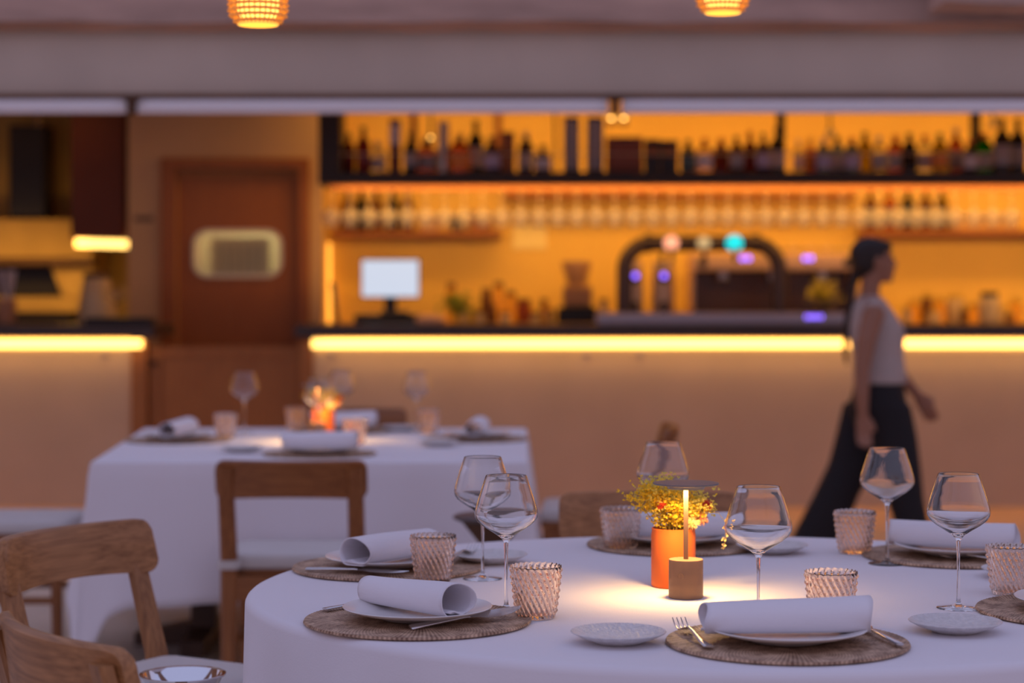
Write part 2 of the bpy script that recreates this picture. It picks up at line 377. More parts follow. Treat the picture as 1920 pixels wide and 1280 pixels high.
# corner posts and swing gate
for px0, px1, lab in ((246, 276, 'brown wooden post between kitchen counter and gate'), (560, 586, 'brown wooden post between gate and bar counter')):
    o = obj('gate_post', MB().box((X(px0, YF)+.001, YF-.02, 0), (X(px1, YF), YF+.1, Z(636, YF)-.01)), M['gatewood'], smooth=0, bevel=.004); tag(o, lab, 'post')
t = thing('swing_gate', 'low panelled wooden swing gate between the two counters', 'gate', (X(418, YF), YF+.05, 0))
g0, g1, gt = X(278, YF)-X(418, YF), X(558, YF)-X(418, YF), Z(650, YF)
obj('panel', MB().box((g0+.06, .0, .10), (g1-.06, .015, gt-.05)), M['gatewood'], t, smooth=0)
for a, b_, nm in (((g0, -.015, .05), (g0+.07, .03, gt-.0), 'stile'), ((g1-.07, -.015, .05), (g1, .03, gt), 'stile'), ((g0+.071, -.015, gt-.065), (g1-.071, .03, gt), 'rail'), ((g0+.071, -.015, .05), (g1-.071, .03, .14), 'rail')):
    obj(nm, MB().box(a, b_), M['gatewood'], t, smooth=0, bevel=.003)
obj('latch', MB().cyl((g0+.03, -.03, .86), .016, .03, 12), M['black'], t)

# back counter in the bar (mostly hidden behind the front counter)
t = thing('back_counter', 'low back counter along the warm-lit bar wall', 'counter', (2.6, 13.65, 0))
obj('body', MB().box((-3.85, -.28, 0), (4.2, .34, .92)), M['darkwood'], t, smooth=0)
obj('countertop', MB().box((-3.85, -.32, .92), (4.2, .34, .96)), M['brushed'], t, smooth=0)
BC = .96
# hanging bottle shelf
YH = 12.42
t = thing('bottle_shelf', 'long dark shelf full of bottles hanging above the bar', 'shelf', (0, YH, Z(334, YH)))
zt, zb2 = Z(322, YH)-Z(334, YH), Z(345, YH)-Z(334, YH); zc = 2.75-Z(334, YH)-.001
obj('board', MB().box((X(597, YH), 0, zb2), (6.2, .40, zt)), M['shelf'], t, smooth=0, bevel=.004)
obj('end_panel', MB().box((X(597, YH), 0, zt), (X(638, YH), .40, zc)), M['shelf'], t, smooth=0, bevel=.004)
for px in (1478, 1853): obj('upright', MB().box((X(px-7, YH), .30, zt), (X(px+7, YH), .40, zc)), M['shelf'], t, smooth=0)
for px in (772, 1043): obj('hanger_rod', MB().tube([(X(px, YH), .36, zt), (X(px, YH), .36, zc)], .008, 8), M['shelf'], t)
obj('guard_rail', MB().tube([(X(638, YH), .012, zt+.11), (6.2, .012, zt+.11)], .004, 8), M['brushed'], t)
for yy in (.17, .25): obj('glass_rail', MB().box((X(612, YH), yy-.010, zb2-.028), (6.1, yy+.010, zb2-.001)), M['doorwood'], t, smooth=0)
ZSH = Z(322, YH)+.001
# wooden wall shelves behind
YWS = 13.98
def wallshelf(x0, x1, y0, y1, dep, lab):
    o = obj('wall_shelf', MB().box((X(x0, YWS), YB-dep, Z(y1, YWS)), (X(x1, YWS), YB-.001, Z(y0, YWS))), M['doorwood'], smooth=0, bevel=.004); tag(o, lab, 'shelf')
    return Z(y0, YWS)+.001
ZS1 = wallshelf(625, 940, 434, 446, .22, 'brown wooden wall shelf above the monitor')
ZS2 = wallshelf(945, 1596, 363, 376, .20, 'brown wooden wall shelf above the tap arch')
ZS3 = wallshelf(1606, 2200, 432, 444, .22, 'brown wooden wall shelf behind the walking woman')
for px, lab in ((776, 'dark vertical batten on bar wall, left one'), (934, 'dark vertical batten on bar wall, right one')):
    o = obj('trim_3' if px < 800 else 'trim_4', MB().box((X(px-6, YB), YB-.03, Z(320, YB)), (X(px+6, YB), YB-.001, 2.74)), M['doorwood'], smooth=0); o['kind'] = 'structure'

# ------------------------------------------------------------------ kitchen at the left
t = thing('pizza_oven', 'yellow plastered oven with dark arched mouth behind the left counter', 'oven', (X(40, 14.4), 14.4, 0))
ox = X(40, 14.4)
def kx(p): return X(p, 14.4)-ox
arch = [(kx(-60), Z(556, 14.4)), (kx(-60), Z(500, 14.4)), (kx(0), Z(493, 14.4)), (kx(70), Z(494, 14.4)), (kx(92), Z(506, 14.4)), (kx(116), Z(556, 14.4))]
ob = MB()
ob.box((kx(-140), 0, Z(586, 14.4)), (kx(175), .5, Z(557, 14.4)))           # hearth
ob.box((kx(117), 0, Z(557, 14.4)), (kx(175), .5, Z(495, 14.4)))             # right cheek
ob.box((kx(-140), 0, Z(557, 14.4)), (kx(-61), .5, Z(495, 14.4)))
ob.box((kx(-140), 0, Z(493, 14.4)), (kx(175), .5, Z(410, 14.4)))            # front above mouth
for (a, b_) in (((93, 506), (117, 557)),):
    ob.add([(kx(93), 0, Z(495, 14.4)), (kx(117), 0, Z(495, 14.4)), (kx(117), 0, Z(557, 14.4)), (kx(93), .5, Z(495, 14.4)), (kx(117), .5, Z(495, 14.4)), (kx(117), .5, Z(557, 14.4))],
           [(0, 1, 2), (3, 5, 4), (0, 2, 5, 3), (1, 4, 5, 2), (0, 3, 4, 1)])
obj('dome', ob, M['ovenwall'], t, smooth=0, bevel=.012)
obj('fire_chamber', MB().box((kx(-59), .30, Z(556, 14.4)), (kx(116), .49, Z(494, 14.4))), M['black'], t, smooth=0)
obj('mantel', MB().box((kx(-140), -.16, Z(497, 14.3)), (kx(182), -.001, Z(482, 14.3))), M['darkbrown'], t, smooth=0, bevel=.008)
obj('base', MB().box((kx(-140), .02, 0), (kx(130), .5, Z(587, 14.4))), M['black'], t, smooth=0)
obj('chimney', MB().box((kx(10), .1, Z(408, 14.4)), (kx(78), .40, Z(232, 14.4))), M['black'], t, smooth=0, bevel=.01)
t = thing('extractor_hood', 'reddish brown extractor hood with light strip below its edge', 'hood', (X(187, 13.9), 13.9, Z(448, 13.9)))
hx0, hx1 = X(136, 13.9)-X(187, 13.9), X(236, 13.9)-X(187, 13.9)
obj('casing', MB().box((hx0, -.05, 0), (hx1, .6, 2.749-Z(448, 13.9))), pmat('hood_copper', (.13, .028, .006), .5, var=.12, scale=3), t, smooth=0, bevel=.006)
sl = MB(); z0_, z1_ = 0, -.07
sl.box((hx0+.03, -.045, -.058), (hx1+.03, .02, -.004), Matrix.Rotation(math.radians(1.5), 4, 'Y'))
obj('light_strip', sl, M['led'], t, smooth=0)
# ceiling spot in kitchen
def spot(px, py, Y, lab, r=.03):
    t = thing('ceiling_spotlight', lab, 'spotlight', at(px, py, Y), 0)
    zz = 2.749-Z(py, Y)
    obj('stem', MB().tube([(0, 0, .03), (0, 0, zz)], .008, 8), M['black'], t)
    obj('housing', MB().lathe([(r*.7, .045), (r*1.15, .03), (r*1.15, -.015), (r*1.0, -.015), (r*.95, .02), (0, .02)], 20, M=Matrix.Rotation(math.radians(60), 4, 'X')), M['brushed'], t)
    obj('lens', MB().ball((0, 0, 0), (r*.8, r*.8, r*.8)), M['spot'], t)
spot(71, 229, 13.2, 'small glowing spotlight above the pizza oven', .018)
spot(1146, 226, 13.3, 'glowing spotlight above the bottle shelf, left of the pair', .03)
spot(1169, 226, 13.3, 'glowing spotlight above the bottle shelf, right of the pair', .03)
spot(808, 262, 13.5, 'glowing spotlight behind the amber bottles at left', .028)
spot(1556, 252, 13.5, 'glowing spotlight behind bottles just right of the dark upright', .026)
spot(1862, 232, 13.5, 'glowing spotlight behind the green bottle at right', .026)

# ================================================================== TABLES
TC = Vector((.42, 3.92, 0)); TA, TB = .93, .85; TH = .75
def ell(a, k=1.0): return (TA*k*math.cos(a), TB*k*math.sin(a))
t = thing('round_table', 'large oval-round dining table hidden beneath the nearest white cloth', 'table', TC)
obj('tabletop', MB().loft([[(*ell(2*PI*k/96, .985), z) for k in range(96)] for z in (.715, .744)]), M['darkwood'], t)
obj('pedestal', MB().lathe([(0, 0), (.30, 0), (.30, .03), (.07, .06), (.055, .2), (.055, .69), (.2, .714), (0, .714)], 32), M['darkwood'], t)
def round_cloth():
    n = 360; rings = []
    fold = lambda a: (.5*math.sin(17*a+.6*math.sin(3*a))+.3*math.sin(29*a+1.3)+.2*math.sin(11*a+2))
    for k in (0.02, .3, .6, .8, .93, .98): rings.append([(*ell(2*PI*i/n, k), .75) for i in range(n)])
    for th in (15, 35, 55, 75, 90):
        a_ = math.radians(th); r = 1-.018+.018*math.sin(a_); rings.append([(*ell(2*PI*i/n, r), .75-.016*(1-math.cos(a_))) for i in range(n)])
    for j in range(1, 19):
        u = j/18; z = .734-.70*u; row = []
        for i in range(n):
            a = 2*PI*i/n; amp = .050*(max(0, u-.03)**.8); off = 1+.026*u+amp*fold(a+.05*u)
            row.append((*ell(a, off), z))
        rings.append(row)
    mb = MB(); mb.loft(rings, cap=False); mb.f.append(tuple(range(n))); return mb
o = obj('tablecloth', round_cloth(), M['cloth'], smooth=60); o.location = TC; tag(o, 'white floor-length cloth draped over the nearest round table', 'tablecloth')
sm = o.modifiers.new('solid', 'SOLIDIFY'); sm.thickness = .0012; sm.offset = -1

QC = [Vector((-1.41, 6.78)), Vector((.05, 6.78)), Vector((.06, 8.42)), Vector((-1.53, 8.42))]
qm = sum(QC, Vector((0, 0)))/4
t = thing('square_table', 'rectangular dining table on a dark pedestal beneath the far cloth', 'table', (qm.x, qm.y, 0))
obj('tabletop', MB().loft([[((c-qm).x*.99, (c-qm).y*.99, z) for c in QC] for z in (.715, .744)]), M['darkwood'], t, smooth=0)
for sx in (-1, 1):
    obj('pedestal', MB().box((sx*.445-.045, -.05, .06), (sx*.445+.045, .05, .714)), M['darkwood'], t, smooth=0, bevel=.005)
    obj('foot', MB().box((sx*.445-.045, -.30, 0), (sx*.445+.045, .30, .0595)), M['darkwood'], t, smooth=0, bevel=.005)
obj('stretcher', MB().loft([[(-.70, -.05, .0), (-.70, .05, 0), (-.70, .05, .045), (-.70, -.05, .045)], [(-.492, -.05, .0), (-.492, .05, 0), (-.492, .05, .085), (-.492, -.05, .085)]]), M['darkwood'], t, smooth=0)
def square_cloth():
    per = []; n = 40; r = .02
    for k in range(4):
        a, b = QC[k]-qm, QC[(k+1) % 4]-qm; L = (b-a).length; d_ = (b-a)/L; nrm = Vector((d_.y, -d_.x))
        for i in range(n):
            s = L*(i+.5)/n; s = L*.5-L*.5*math.cos(PI*(i+.5)/n)*.9985; 
            cd = min(s, L-s); p = a+d_*s
            per.append((p, nrm, cd, k, s/L))
    # smooth normals at the corners
    m = len(per); out = []
    for i, (p, nr, cd, k, s) in enumerate(per):
        if cd < .03:
            other = per[(i+6) % m][1] if s > .5 else per[(i-6) % m][1]
            w = .5*(1-cd/.03); nr = (nr*(1-w)+other*w).normalized()
        out.append((p, nr, cd, k, s))
    rings = []
    for sc in (.05, .5, .9, .985): rings.append([((p.x*sc), (p.y*sc), .75) for p, *_ in out])
    rings.append([(p.x, p.y, .746) for p, *_ in out])
    R_ = 16
    for j in range(1, R_+1):
        u = j/R_; row = []
        for i, (p, nr, cd, k, s) in enumerate(out):
            cf = math.exp(-(cd/.045)**2); left = 1.0 if k == 3 else .25
            hem = .275-.17*cf+.006*math.sin(9*s*PI)-.03*math.exp(-((cd-.08)/.05)**2)
            z = .746-(.746-hem)*u
            off = .006+.030*u+.012*cf*u+.010*u*math.sin(14*s+k*2)+.012*u*math.sin(31*s+k)*(1-cf)
            off += left*.085*u**1.1*math.exp(-((cd-.20)/.13)**2)
            row.append((p.x+nr.x*off, p.y+nr.y*off, z))
        rings.append(row)
    mb = MB(); mb.loft(rings, cap=False); mb.f.append(tuple(range(m))); return mb
o = obj('tablecloth', square_cloth(), M['cloth'], smooth=50); o.location = (qm.x, qm.y, 0); tag(o, 'white cloth on the far rectangular table, corners hanging down', 'tablecloth')
sm = o.modifiers.new('solid', 'SOLIDIFY'); sm.thickness = .0015; sm.offset = -1

# ================================================================== CHAIRS
def rbox_ring(w, d, z, c=(0, 0)):
    r = min(w, d)*.22; p = []
    for sx, sy in ((1, 1), (-1, 1), (-1, -1), (1, -1)):
        pts = [(c[0]+sx*w/2, c[1]+sy*(d/2-r), z), (c[0]+sx*(w/2-r), c[1]+sy*d/2, z)]
        if sx*sy < 0: pts.reverse()
        p += pts
    return p
def make_chair(mx, mz, label, cat='chair', sd=.20):
    t = thing('dining_chair', label, cat, (0, 0, 0), 0, 'wooden dining chairs')
    W = .47; hx = W/2-.035
    # curved back board: front (seat side) and rear face, rounded corners
    def board():
        nx, hgt, th = 24, .124, .024; cols = []
        for i in range(nx+1):
            u = math.sin((-1+2*i/nx)*PI/2); x = u*W/2; y = -.285+.050*u*u
            
            e = max(0, (abs(u)-.88)/.12); cut = .030*(1-math.sqrt(max(0, 1-e*e)))
            top, bot = .80-.006*(1-u*u)*0 - cut, .80-hgt-.010*(1-u*u)*-1+cut
            lean = -.018
            r = []
            for z, yy in ((bot, 0), ((bot+top)/2, lean/2), (top-.006, lean), (top, lean-.006)): r.append((x, y+yy, z))
            for z, yy in ((top, lean-th+.006), (top-.006, lean-th), ((bot+top)/2, lean/2-th), (bot, -th)): r.append((x, y+yy, z))
            cols.append(r)
        return MB().loft(cols)
    obj('backrest', board(), mx, t, smooth=50)
    for s in (-1, 1):
        y0 = -.262
        rings = [rbox_ring(.044, .040, 0, (s*(hx+.0), -.225)), rbox_ring(.052, .042, .42, (s*hx, -.205)), rbox_ring(.052, .040, .5, (s*hx, -.212)),
                 rbox_ring(.050, .030, .68, (s*hx, -.266)), rbox_ring(.048, .026, .775, (s*hx, -.295))]
        obj('rear_leg', MB().loft(rings), mz, t, smooth=30)
        obj('front_leg', MB().loft([rbox_ring(.034, .034, 0, (s*hx, sd-.025)), rbox_ring(.042, .042, .43, (s*hx, sd-.03))]), mz, t, smooth=30)
        obj('stretcher', MB().box((s*hx-.01, -.19, .20), (s*hx+.01, sd-.045, .225)), mx, t, smooth=0, bevel=.003)
        obj('side_rail', MB().box((s*hx-.012, -.185, .36), (s*hx+.012, sd-.05, .43)), mx, t, smooth=0, bevel=.003)
    obj('stretcher', MB().box((-hx+.01, -.03, .20), (hx-.01, -.01, .222)), mx, t, smooth=0, bevel=.003)
    obj('seat_rail', MB().box((-hx+.021, sd-.045, .36), (hx-.021, sd-.02, .43)), mx, t, smooth=0, bevel=.003)
    obj('seat_rail', MB().box((-hx+.021, -.217, .355), (hx-.021, -.192, .43)), mx, t, smooth=0, bevel=.003)
    obj('seat', MB().box((-W/2+.012, -.183, .431), (W/2-.012, sd, .449)), mx, t, smooth=0, bevel=.004)
    cu = MB(); cr_ = []
    for z, k in ((.450, .955), (.453, .985), (.462, 1.0), (.480, 1.0), (.490, .985), (.496, .94)):
        cr_.append([(x*k, (y-.0)*k, z) for x, y in rrect(-W/2+.012, W/2-.012, -.195, sd+.005, .03, 4)])
    for q in (.75, .45, .15):
        cr_.append([(x*q, y*q, .4965+.004*(1-q)) for x, y in rrect(-W/2+.012, W/2-.012, -.195, sd+.005, .03, 4)])
    cus = obj('cushion', cu.loft(cr_), M['cushion'], t, smooth=60)
    for s in (-1, 1):
        obj('tie', MB().loft([rbox_ring(.064, .056, .455, (s*hx, -.208)), rbox_ring(.068, .060, .468, (s*hx, -.208)), rbox_ring(.064, .056, .482, (s*hx, -.210))]), M['cushion'], cus, smooth=30)
    return t
def face(dx, dy): return math.atan2(dy, dx)-PI/2
ch = make_chair(M['chairx'], M['chairz'], 'brown wooden chair seen from behind, pulled up to the near side of the far table')
ch.location = (-.683, 6.535, 0)
def cc(x, y, fx, fy, lab): return dup(ch, (x, y, 0), face(fx, fy), lab)
cc(.32, 7.84, -1, .06, 'brown wooden chair seen edge-on at the right end of far table')
cc(-1.80, 7.45, 1, 0, 'wooden chair at the left end of far table, only its cushion in view')
cc(-.697, 8.68, 0, -1, 'brown wooden chair beyond the far table, only its back top showing')
cl = make_chair(M['lightx'], M['lightz'], 'pale oak chair with silver bowl on its seat, left of round table', sd=.162)
cl.location = (-.736, 4.342, 0); cl.rotation_euler = (0, 0, face(.83, -.51))
dup(cl, (-.487, 3.328, 0), face(.805, .59), 'nearest pale oak chair cut off at the bottom left corner')
dup(cl, (.356, 4.985, 0), face(0, -1), 'oak chair tucked in behind the round table, flowers in front')

# silver bowl on the seat
t = thing('silver_bowl', 'shiny silver dish standing on a chair cushion at lower left', 'bowl', (-.672, 4.135, .5015))
obj('dish', MB().lathe([(0, .004), (.055, .004), (.070, .012), (.082, .038), (.088, .040), (.088, .043), (.080, .042), (.067, .0165), (.053, .008), (0, .008)], 64), M['chrome'], t)
obj('foot_ring', MB().lathe([(.045, 0), (.050, 0), (.050, .0045), (.045, .0045)], 40, closed=True), M['chrome'], t)
# dark round stand between the tables
t = thing('round_stand', 'small dark round stand between the tables, behind the tall wine glasses', 'stand', (X(925, 6.0), 6.0, 0))
zs = Z(967, 6.0)
obj('top', MB().lathe([(0, zs-.015), (.10, zs-.015), (.12, zs-.006), (.12, zs), (.112, zs+.004), (0, zs)], 40), pmat('dark_stand', (.10, .07, .065), .4), t)
obj('cone', MB().lathe([(0, zs-.09), (.035, zs-.09), (.095, zs-.016), (0, zs-.016)], 32), M['darkbrown'], t)
obj('pole', MB().lathe([(0, .0), (.14, 0), (.14, .012), (.02, .03), (.015, zs-.091), (0, zs-.091)], 32), M['black'], t)

# ================================================================== TABLEWARE
def mat_mesh():
    mb = MB(); R_ = .197; nr, nth = 22, 200; rings = []
    def ring(r, z0, amp, ph): return [(r*math.cos(2*PI*k/nth), r*math.sin(2*PI*k/nth), z0+amp*math.cos(PI*k*1.0+ph)) for k in range(nth)]
    rings.append([(R_*.97*math.cos(2*PI*k/nth), R_*.97*math.sin(2*PI*k/nth), 0.0) for k in range(nth)])
    rings.append([(R_*math.cos(2*PI*k/nth)*(1+.006*(k % 2)), R_*math.sin(2*PI*k/nth)*(1+.006*(k % 2)), .003) for k in range(nth)])
    rings.append([(R_*.995*math.cos(2*PI*k/nth), R_*.995*math.sin(2*PI*k/nth), .0065+.0006*(k % 2)) for k in range(nth)])
    for i in range(nr, 0, -1):
        r = R_*.97*i/nr; dr_ = R_*.97/nr
        rings.append(ring(r, .0055, .0003, i*PI)); rings.append(ring(r-dr_*.5 if i > 1 else r*.5, .0038, .0002, i*PI+PI))
    mb.loft(rings, cap=True); return mb
def place_mat(x, y, lab, z=.7505):
    global _mat
    if _mat is None:
        _mat = obj('placemat', mat_mesh(), M['rattan'], smooth=60)
        o = _mat
    else: o = _mat.copy(); C.objects.link(o)
    o.location = (x, y, z); o.rotation_euler = (0, 0, random.uniform(0, 6)); tag(o, lab, 'placemat', 'round woven placemats'); return o
_mat = None
def lathe_obj(name, prof, mat, lab, cat, grp, n=64, smooth=50, closed=False):
    o = obj(name, MB().lathe(prof, n, closed=closed), mat, smooth=smooth); tag(o, lab, cat, grp); return o
PL = [(0, .002), (.055, .002), (.058, 0), (.064, 0), (.068, .004), (.100, .010), (.128, .0185), (.130, .0205), (.129, .0215), (.100, .0140), (.075, .0085), (0, .0075)]
plate0 = lathe_obj('dinner_plate', PL, M['plate'], '', 'plate', 'white dinner plates')
BP = [(0, .002), (.030, .002), (.033, 0), (.038, 0), (.042, .003), (.062, .010), (.077, .0175), (.0785, .0190), (.0775, .0200), (.060, .0125), (.040, .0085), (0, .0080)]
bread0 = lathe_obj('bread_plate', BP, M['stoneware'], '', 'plate', 'small side plates')
used = set()
def put(o0, x, y, z, lab, rz=0):
    if o0.name in used: o = dup(o0)
    else: used.add(o0.name); o = o0
    o.location = (x, y, z); o.rotation_euler = (0, 0, rz); o['label'] = lab; return o
# wine glass: one closed wall profile, bowl and foot as parts
def wine_glass():
    t = thing('wine_glass', '', 'glass', (0, 0, 0), 0, 'tall wine glasses')
    out = [(.0000, .122), (.0042, .122), (.0062, .127), (.012, .133), (.024, .141), (.040, .151), (.051, .160), (.0560, .168), (.0572, .175), (.0558, .184), (.050, .203), (.043, .224), (.0372, .2420), (.0362, .2436)]
    inn = [(.0355, .2430), (.0362, .2412), (.0420, .2235), (.0490, .2025), (.0547, .1838), (.0560, .175), (.0548, .1690), (.0500, .1618), (.039, .1530), (.023, .1435), (.010, .1365), (.004, .1335), (0, .1325)]
    obj('bowl', MB().lathe(out+inn, 72), M['glass'], t, smooth=60)
    foot = [(0, 0), (.0385, 0), (.0392, .0008), (.0385, .0016), (.020, .0034), (.008, .0062), (.0042, .012), (.0030, .022), (.0026, .06), (.0030, .100), (.0042, .1219), (0, .1219)]
    obj('stem', MB().lathe(foot, 40), M['glass'], t, smooth=60)
    return t
wg = wine_glass()
def tumbler():
    prof = []; H = .092; n = 216; nz = 56; rings = []
    def rad(u): return .0335+.0115*u**.8
    def bumpf(a, u):
        s1 = math.sin(24*a+26.0*u); s2 = math.sin(24*a-22.0*u)
        e = min(1, u/.12)
        return e*(.0009*s1+.0022*(max(0, s1)*max(0, s2))**1.5)
    rings.append([(.028*math.cos(2*PI*k/n), .028*math.sin(2*PI*k/n), .0) for k in range(n)])
    for j in range(nz+1):
        u = j/nz; row = []
        for k in range(n):
            a = 2*PI*k/n; r = rad(u)+bumpf(a, u); zz = .001+(H-.001)*u+(.0008*math.sin(24*a+26.0) if j == nz else 0); row.append((r*math.cos(a), r*math.sin(a), zz))
        rings.append(row)
    for j in range(12, -1, -1):
        u = j/12; row = []
        for k in range(n):
            a = 2*PI*k/n; r = rad(u)-.0028+bumpf(a, 1)*.35*(u > .5)*.5; row.append((r*math.cos(a), r*math.sin(a), .008+(H-.0095)*u+(.0008*math.sin(24*a+26.0) if j == 12 else 0)))
        rings.append(row)
    t = obj('water_tumbler', MB().loft(rings), M['tumbler'], smooth=70); tag(t, '', 'glass', 'patterned water tumblers'); return t
tb = tumbler()
# rolled napkin: spiral cloth, axis along x
def napkin_mesh(L=.262, a=.036, b=.0275, taper=.0, seed=1):
    rnd = random.Random(seed); prof = []
    N_ = 46
    for i in range(N_+1):
        u = i/N_; ang = math.radians(-60-430*u)       # outer edge under the roll, once round and inward
        k = 1-.16*max(0, u-.72)/.28 - .03*u
        x = a*k*math.cos(ang); z = b*k*math.sin(ang)
        z = max(z, -b*.86+(1-k)*b*1.2)
        prof.append((x, z+b*.86))
    # inner fold lies flat on the bottom
    x, z = prof[-1]
    for q in range(1, 7): prof.append((x*(1-q*.28), .0055+.003*math.sin(q)))
    rows = []
    nl = 22
    for j in range(nl+1):
        u = j/nl; xx = -L/2+L*u; s = 1+taper*(u-.5)
        row = []
        for m_, (py_, pz) in enumerate(prof):
            wob = .0015*math.sin(5*u+m_*.25+seed)
            end = .004*math.sin(m_*.33+seed)*(1 if j in (0, nl) else 0)
            row.append((xx+end, py_*s, pz*s+wob*.6*(pz > .01)))
        rows.append(row)
    mb = MB(); n = len(prof)
    mb.v = [p for r in rows for p in r]
    for j in range(nl):
        for k in range(n-1): mb.f.append((j*n+k, j*n+k+1, (j+1)*n+k+1, (j+1)*n+k))
    return mb
def napkin(x, y, z, rz, lab, taper=0, seed=1, L=.262, a=.036, b=.0275):
    o = obj('rolled_napkin', napkin_mesh(L, a, b, taper, seed), M['napkin'], smooth=60, recalc=False)
    s = o.modifiers.new('solid', 'SOLIDIFY'); s.thickness = .0022; s.offset = 0
    o.location = (x, y, z); o.rotation_euler = (0, 0, rz); tag(o, lab, 'napkin', 'rolled white napkins'); return o
def sec(x, z, w, h, y=0):
    p = []
    for k in range(10):
        a = 2*PI*k/10; p.append((x, y+w*math.cos(a), z+h*math.sin(a)))
    return p
def fork():
    t = thing('fork', '', 'fork', (0, 0, 0), 0, 'dinner forks')
    obj('handle', MB().loft([sec(-.105, .0045, .0085, .0015), sec(-.103, .0045, .0095, .0018), sec(-.06, .005, .0068, .0022), sec(-.01, .010, .0036, .0022), sec(.03, .013, .0030, .0020)]), M['steel'], t, smooth=60)
    obj('palm', MB().loft([sec(.029, .013, .0032, .0019), sec(.040, .010, .0085, .0014), sec(.050, .0065, .0120, .0012), sec(.058, .005, .0125, .0010)]), M['steel'], t, smooth=60)
    for k in range(4):
        y = (-1.5+k)*.0072
        obj('tine', MB().loft([sec(.056, .0052, .0019, .0010, y), sec(.070, .0055, .0017, .0010, y), sec(.085, .0095, .0014, .0010, y), sec(.100, .0175, .0009, .0007, y)]), M['steel'], t, smooth=60)
    return t
def knife():
    t = thing('table_knife', '', 'knife', (0, 0, 0), 0, 'dinner knives')
    obj('handle', MB().loft([sec(-.112, .004, .0058, .0022), sec(-.110, .004, .0070, .0030), sec(-.06, .0055, .0056, .0036), sec(-.005, .008, .0042, .0032), sec(.004, .008, .0048, .0022)]), M['steel'], t, smooth=60)
    bl = []
    for x, y0, y1 in ((.003, -.005, .005), (.02, -.007, .006), (.035, -.0125, .0065), (.06, -.0135, .0068), (.085, -.0105, .0068), (.105, -.003, .0066), (.113, .0045, .0062)):
        bl.append([(x, y0, .008), (x, (y0+y1)/2, .0072), (x, y1, .0068), (x, y1, .0088), (x, (y0+y1)/2, .0090), (x, y0, .0084)])
    obj('blade', MB().loft(bl), M['steel'], t, smooth=20)
    return t
fk, kn = fork(), knife()
def lay(o0, p, q, zc, lab, roll=0, pitch=0):
    """put cutlery with its handle end near p and its tip near q (table coordinates)"""
    if o0.name in used: o = dup(o0)
    else: used.add(o0.name); o = o0
    mx, my = (p[0]+q[0])/2, (p[1]+q[1])/2
    o.location = (mx, my, zc); o.rotation_euler = (Matrix.Rotation(math.atan2(q[1]-p[1], q[0]-p[0]), 3, 'Z') @ Matrix.Rotation(-pitch, 3, 'Y') @ Matrix.Rotation(roll, 3, 'X')).to_euler()
    o['label'] = lab; return o
ZT = .7503; ZM = .7575; ZP = .766
def T(px, py): Y = (EYE-TH)*FPX/(py-CY); return X(px, Y), Y
# ---- settings at the round table: mat, plate, napkin
sets = [('front', .448, 3.300, 0.0, .10), ('left front', -.164, 3.520, math.radians(-50), .16), ('left back', -.256, 4.185, math.radians(57), -.10),
        ('far', .366, 4.56, 0.0, 0), ('far right', .955, 4.37, math.radians(-28), 0), ('right edge', 1.03, 3.62, math.radians(55), 0)]
desc = {'front': 'the nearest setting, front right of the lamp', 'left front': 'the nearer setting at left of the round table', 'left back': 'the farther setting at left of the round table',
        'far': 'the setting behind the flowers', 'far right': 'the setting at far right behind two wine glasses', 'right edge': 'the setting cut off by the right picture edge'}
for i, (nm, x, y, rz, tp) in enumerate(sets):
    place_mat(x, y, 'round woven rattan placemat of '+desc[nm])
    put(plate0, x, y, ZM+.0006, 'white dinner plate of '+desc[nm])
nk = {}
nk['front'] = napkin(.445, 3.292, ZM+.0160, math.radians(4), 'rolled white napkin on the nearest plate, front right of the lamp', .20, 1, .27, .035, .0275)
napkin(-.172, 3.525, ZM+.0160, math.radians(-47), 'rolled white napkin on nearer left plate, open end toward the right', .22, 4, .235, .036, .0265)
napkin(-.245, 4.175, ZM+.0160, math.radians(55+180), 'rolled white napkin on farther left plate, behind a tumbler', .10, 6, .25, .038, .0285)
napkin(.376, 4.57, ZM+.0160, 0.03, 'rolled white napkin on the plate behind the flowers', .0, 8, .26)
napkin(.952, 4.38, ZM+.0160, math.radians(-24), 'rolled white napkin on the far right plate', .06, 9, .27)
napkin(1.035, 3.63, ZM+.0160, math.radians(60), 'rolled white napkin cut off by the right picture edge', .0, 2)
# side plates
for (x, y, lab) in ((.174, 3.315, 'small speckled side plate left of the nearest fork'), (.748, 3.42, 'small speckled side plate under the tall glass at right'),
                    (-.045, 4.28, 'small side plate behind the two tall glasses at left'), (.570, 4.44, 'small side plate behind the glass right of the lamp'),
                    (1.02, 4.06, 'small side plate half hidden by the tumbler at right edge')):
    put(bread0, x, y, ZT, lab)
# wine glasses
for (x, y, lab) in ((-.0105, 3.643, 'tall wine glass left of the lamp, nearer of the left pair'), (-.0585, 4.044, 'tall wine glass left of the lamp, farther of the left pair'),
                    (.418, 3.438, 'tall wine glass just right of the lamp, behind nearest napkin'), (.789, 4.263, 'tall wine glass in front of the walking woman'),
                    (.809, 3.673, 'tall wine glass nearest the right picture edge'), (.330, 4.426, 'tall wine glass behind the flowers and lamp')):
    put(wg, x, y, ZT, lab)
for (x, y, lab) in ((.042, 3.566, 'patterned tumbler beside the tall glass, left of the lamp'), (-.156, 4.007, 'patterned tumbler in front of the farther left napkin'),
                    (.550, 3.493, 'patterned tumbler behind the nearest napkin'), (.750, 4.435, 'patterned tumbler beside the woman\'s trousers, left of a glass'),
                    (.241, 4.50, 'patterned tumbler left of the orange vase'), (.944, 3.84, 'patterned tumbler at the right picture edge')):
    put(tb, x, y, ZT if y != 3.493 else ZT, lab, random.uniform(0, 6))
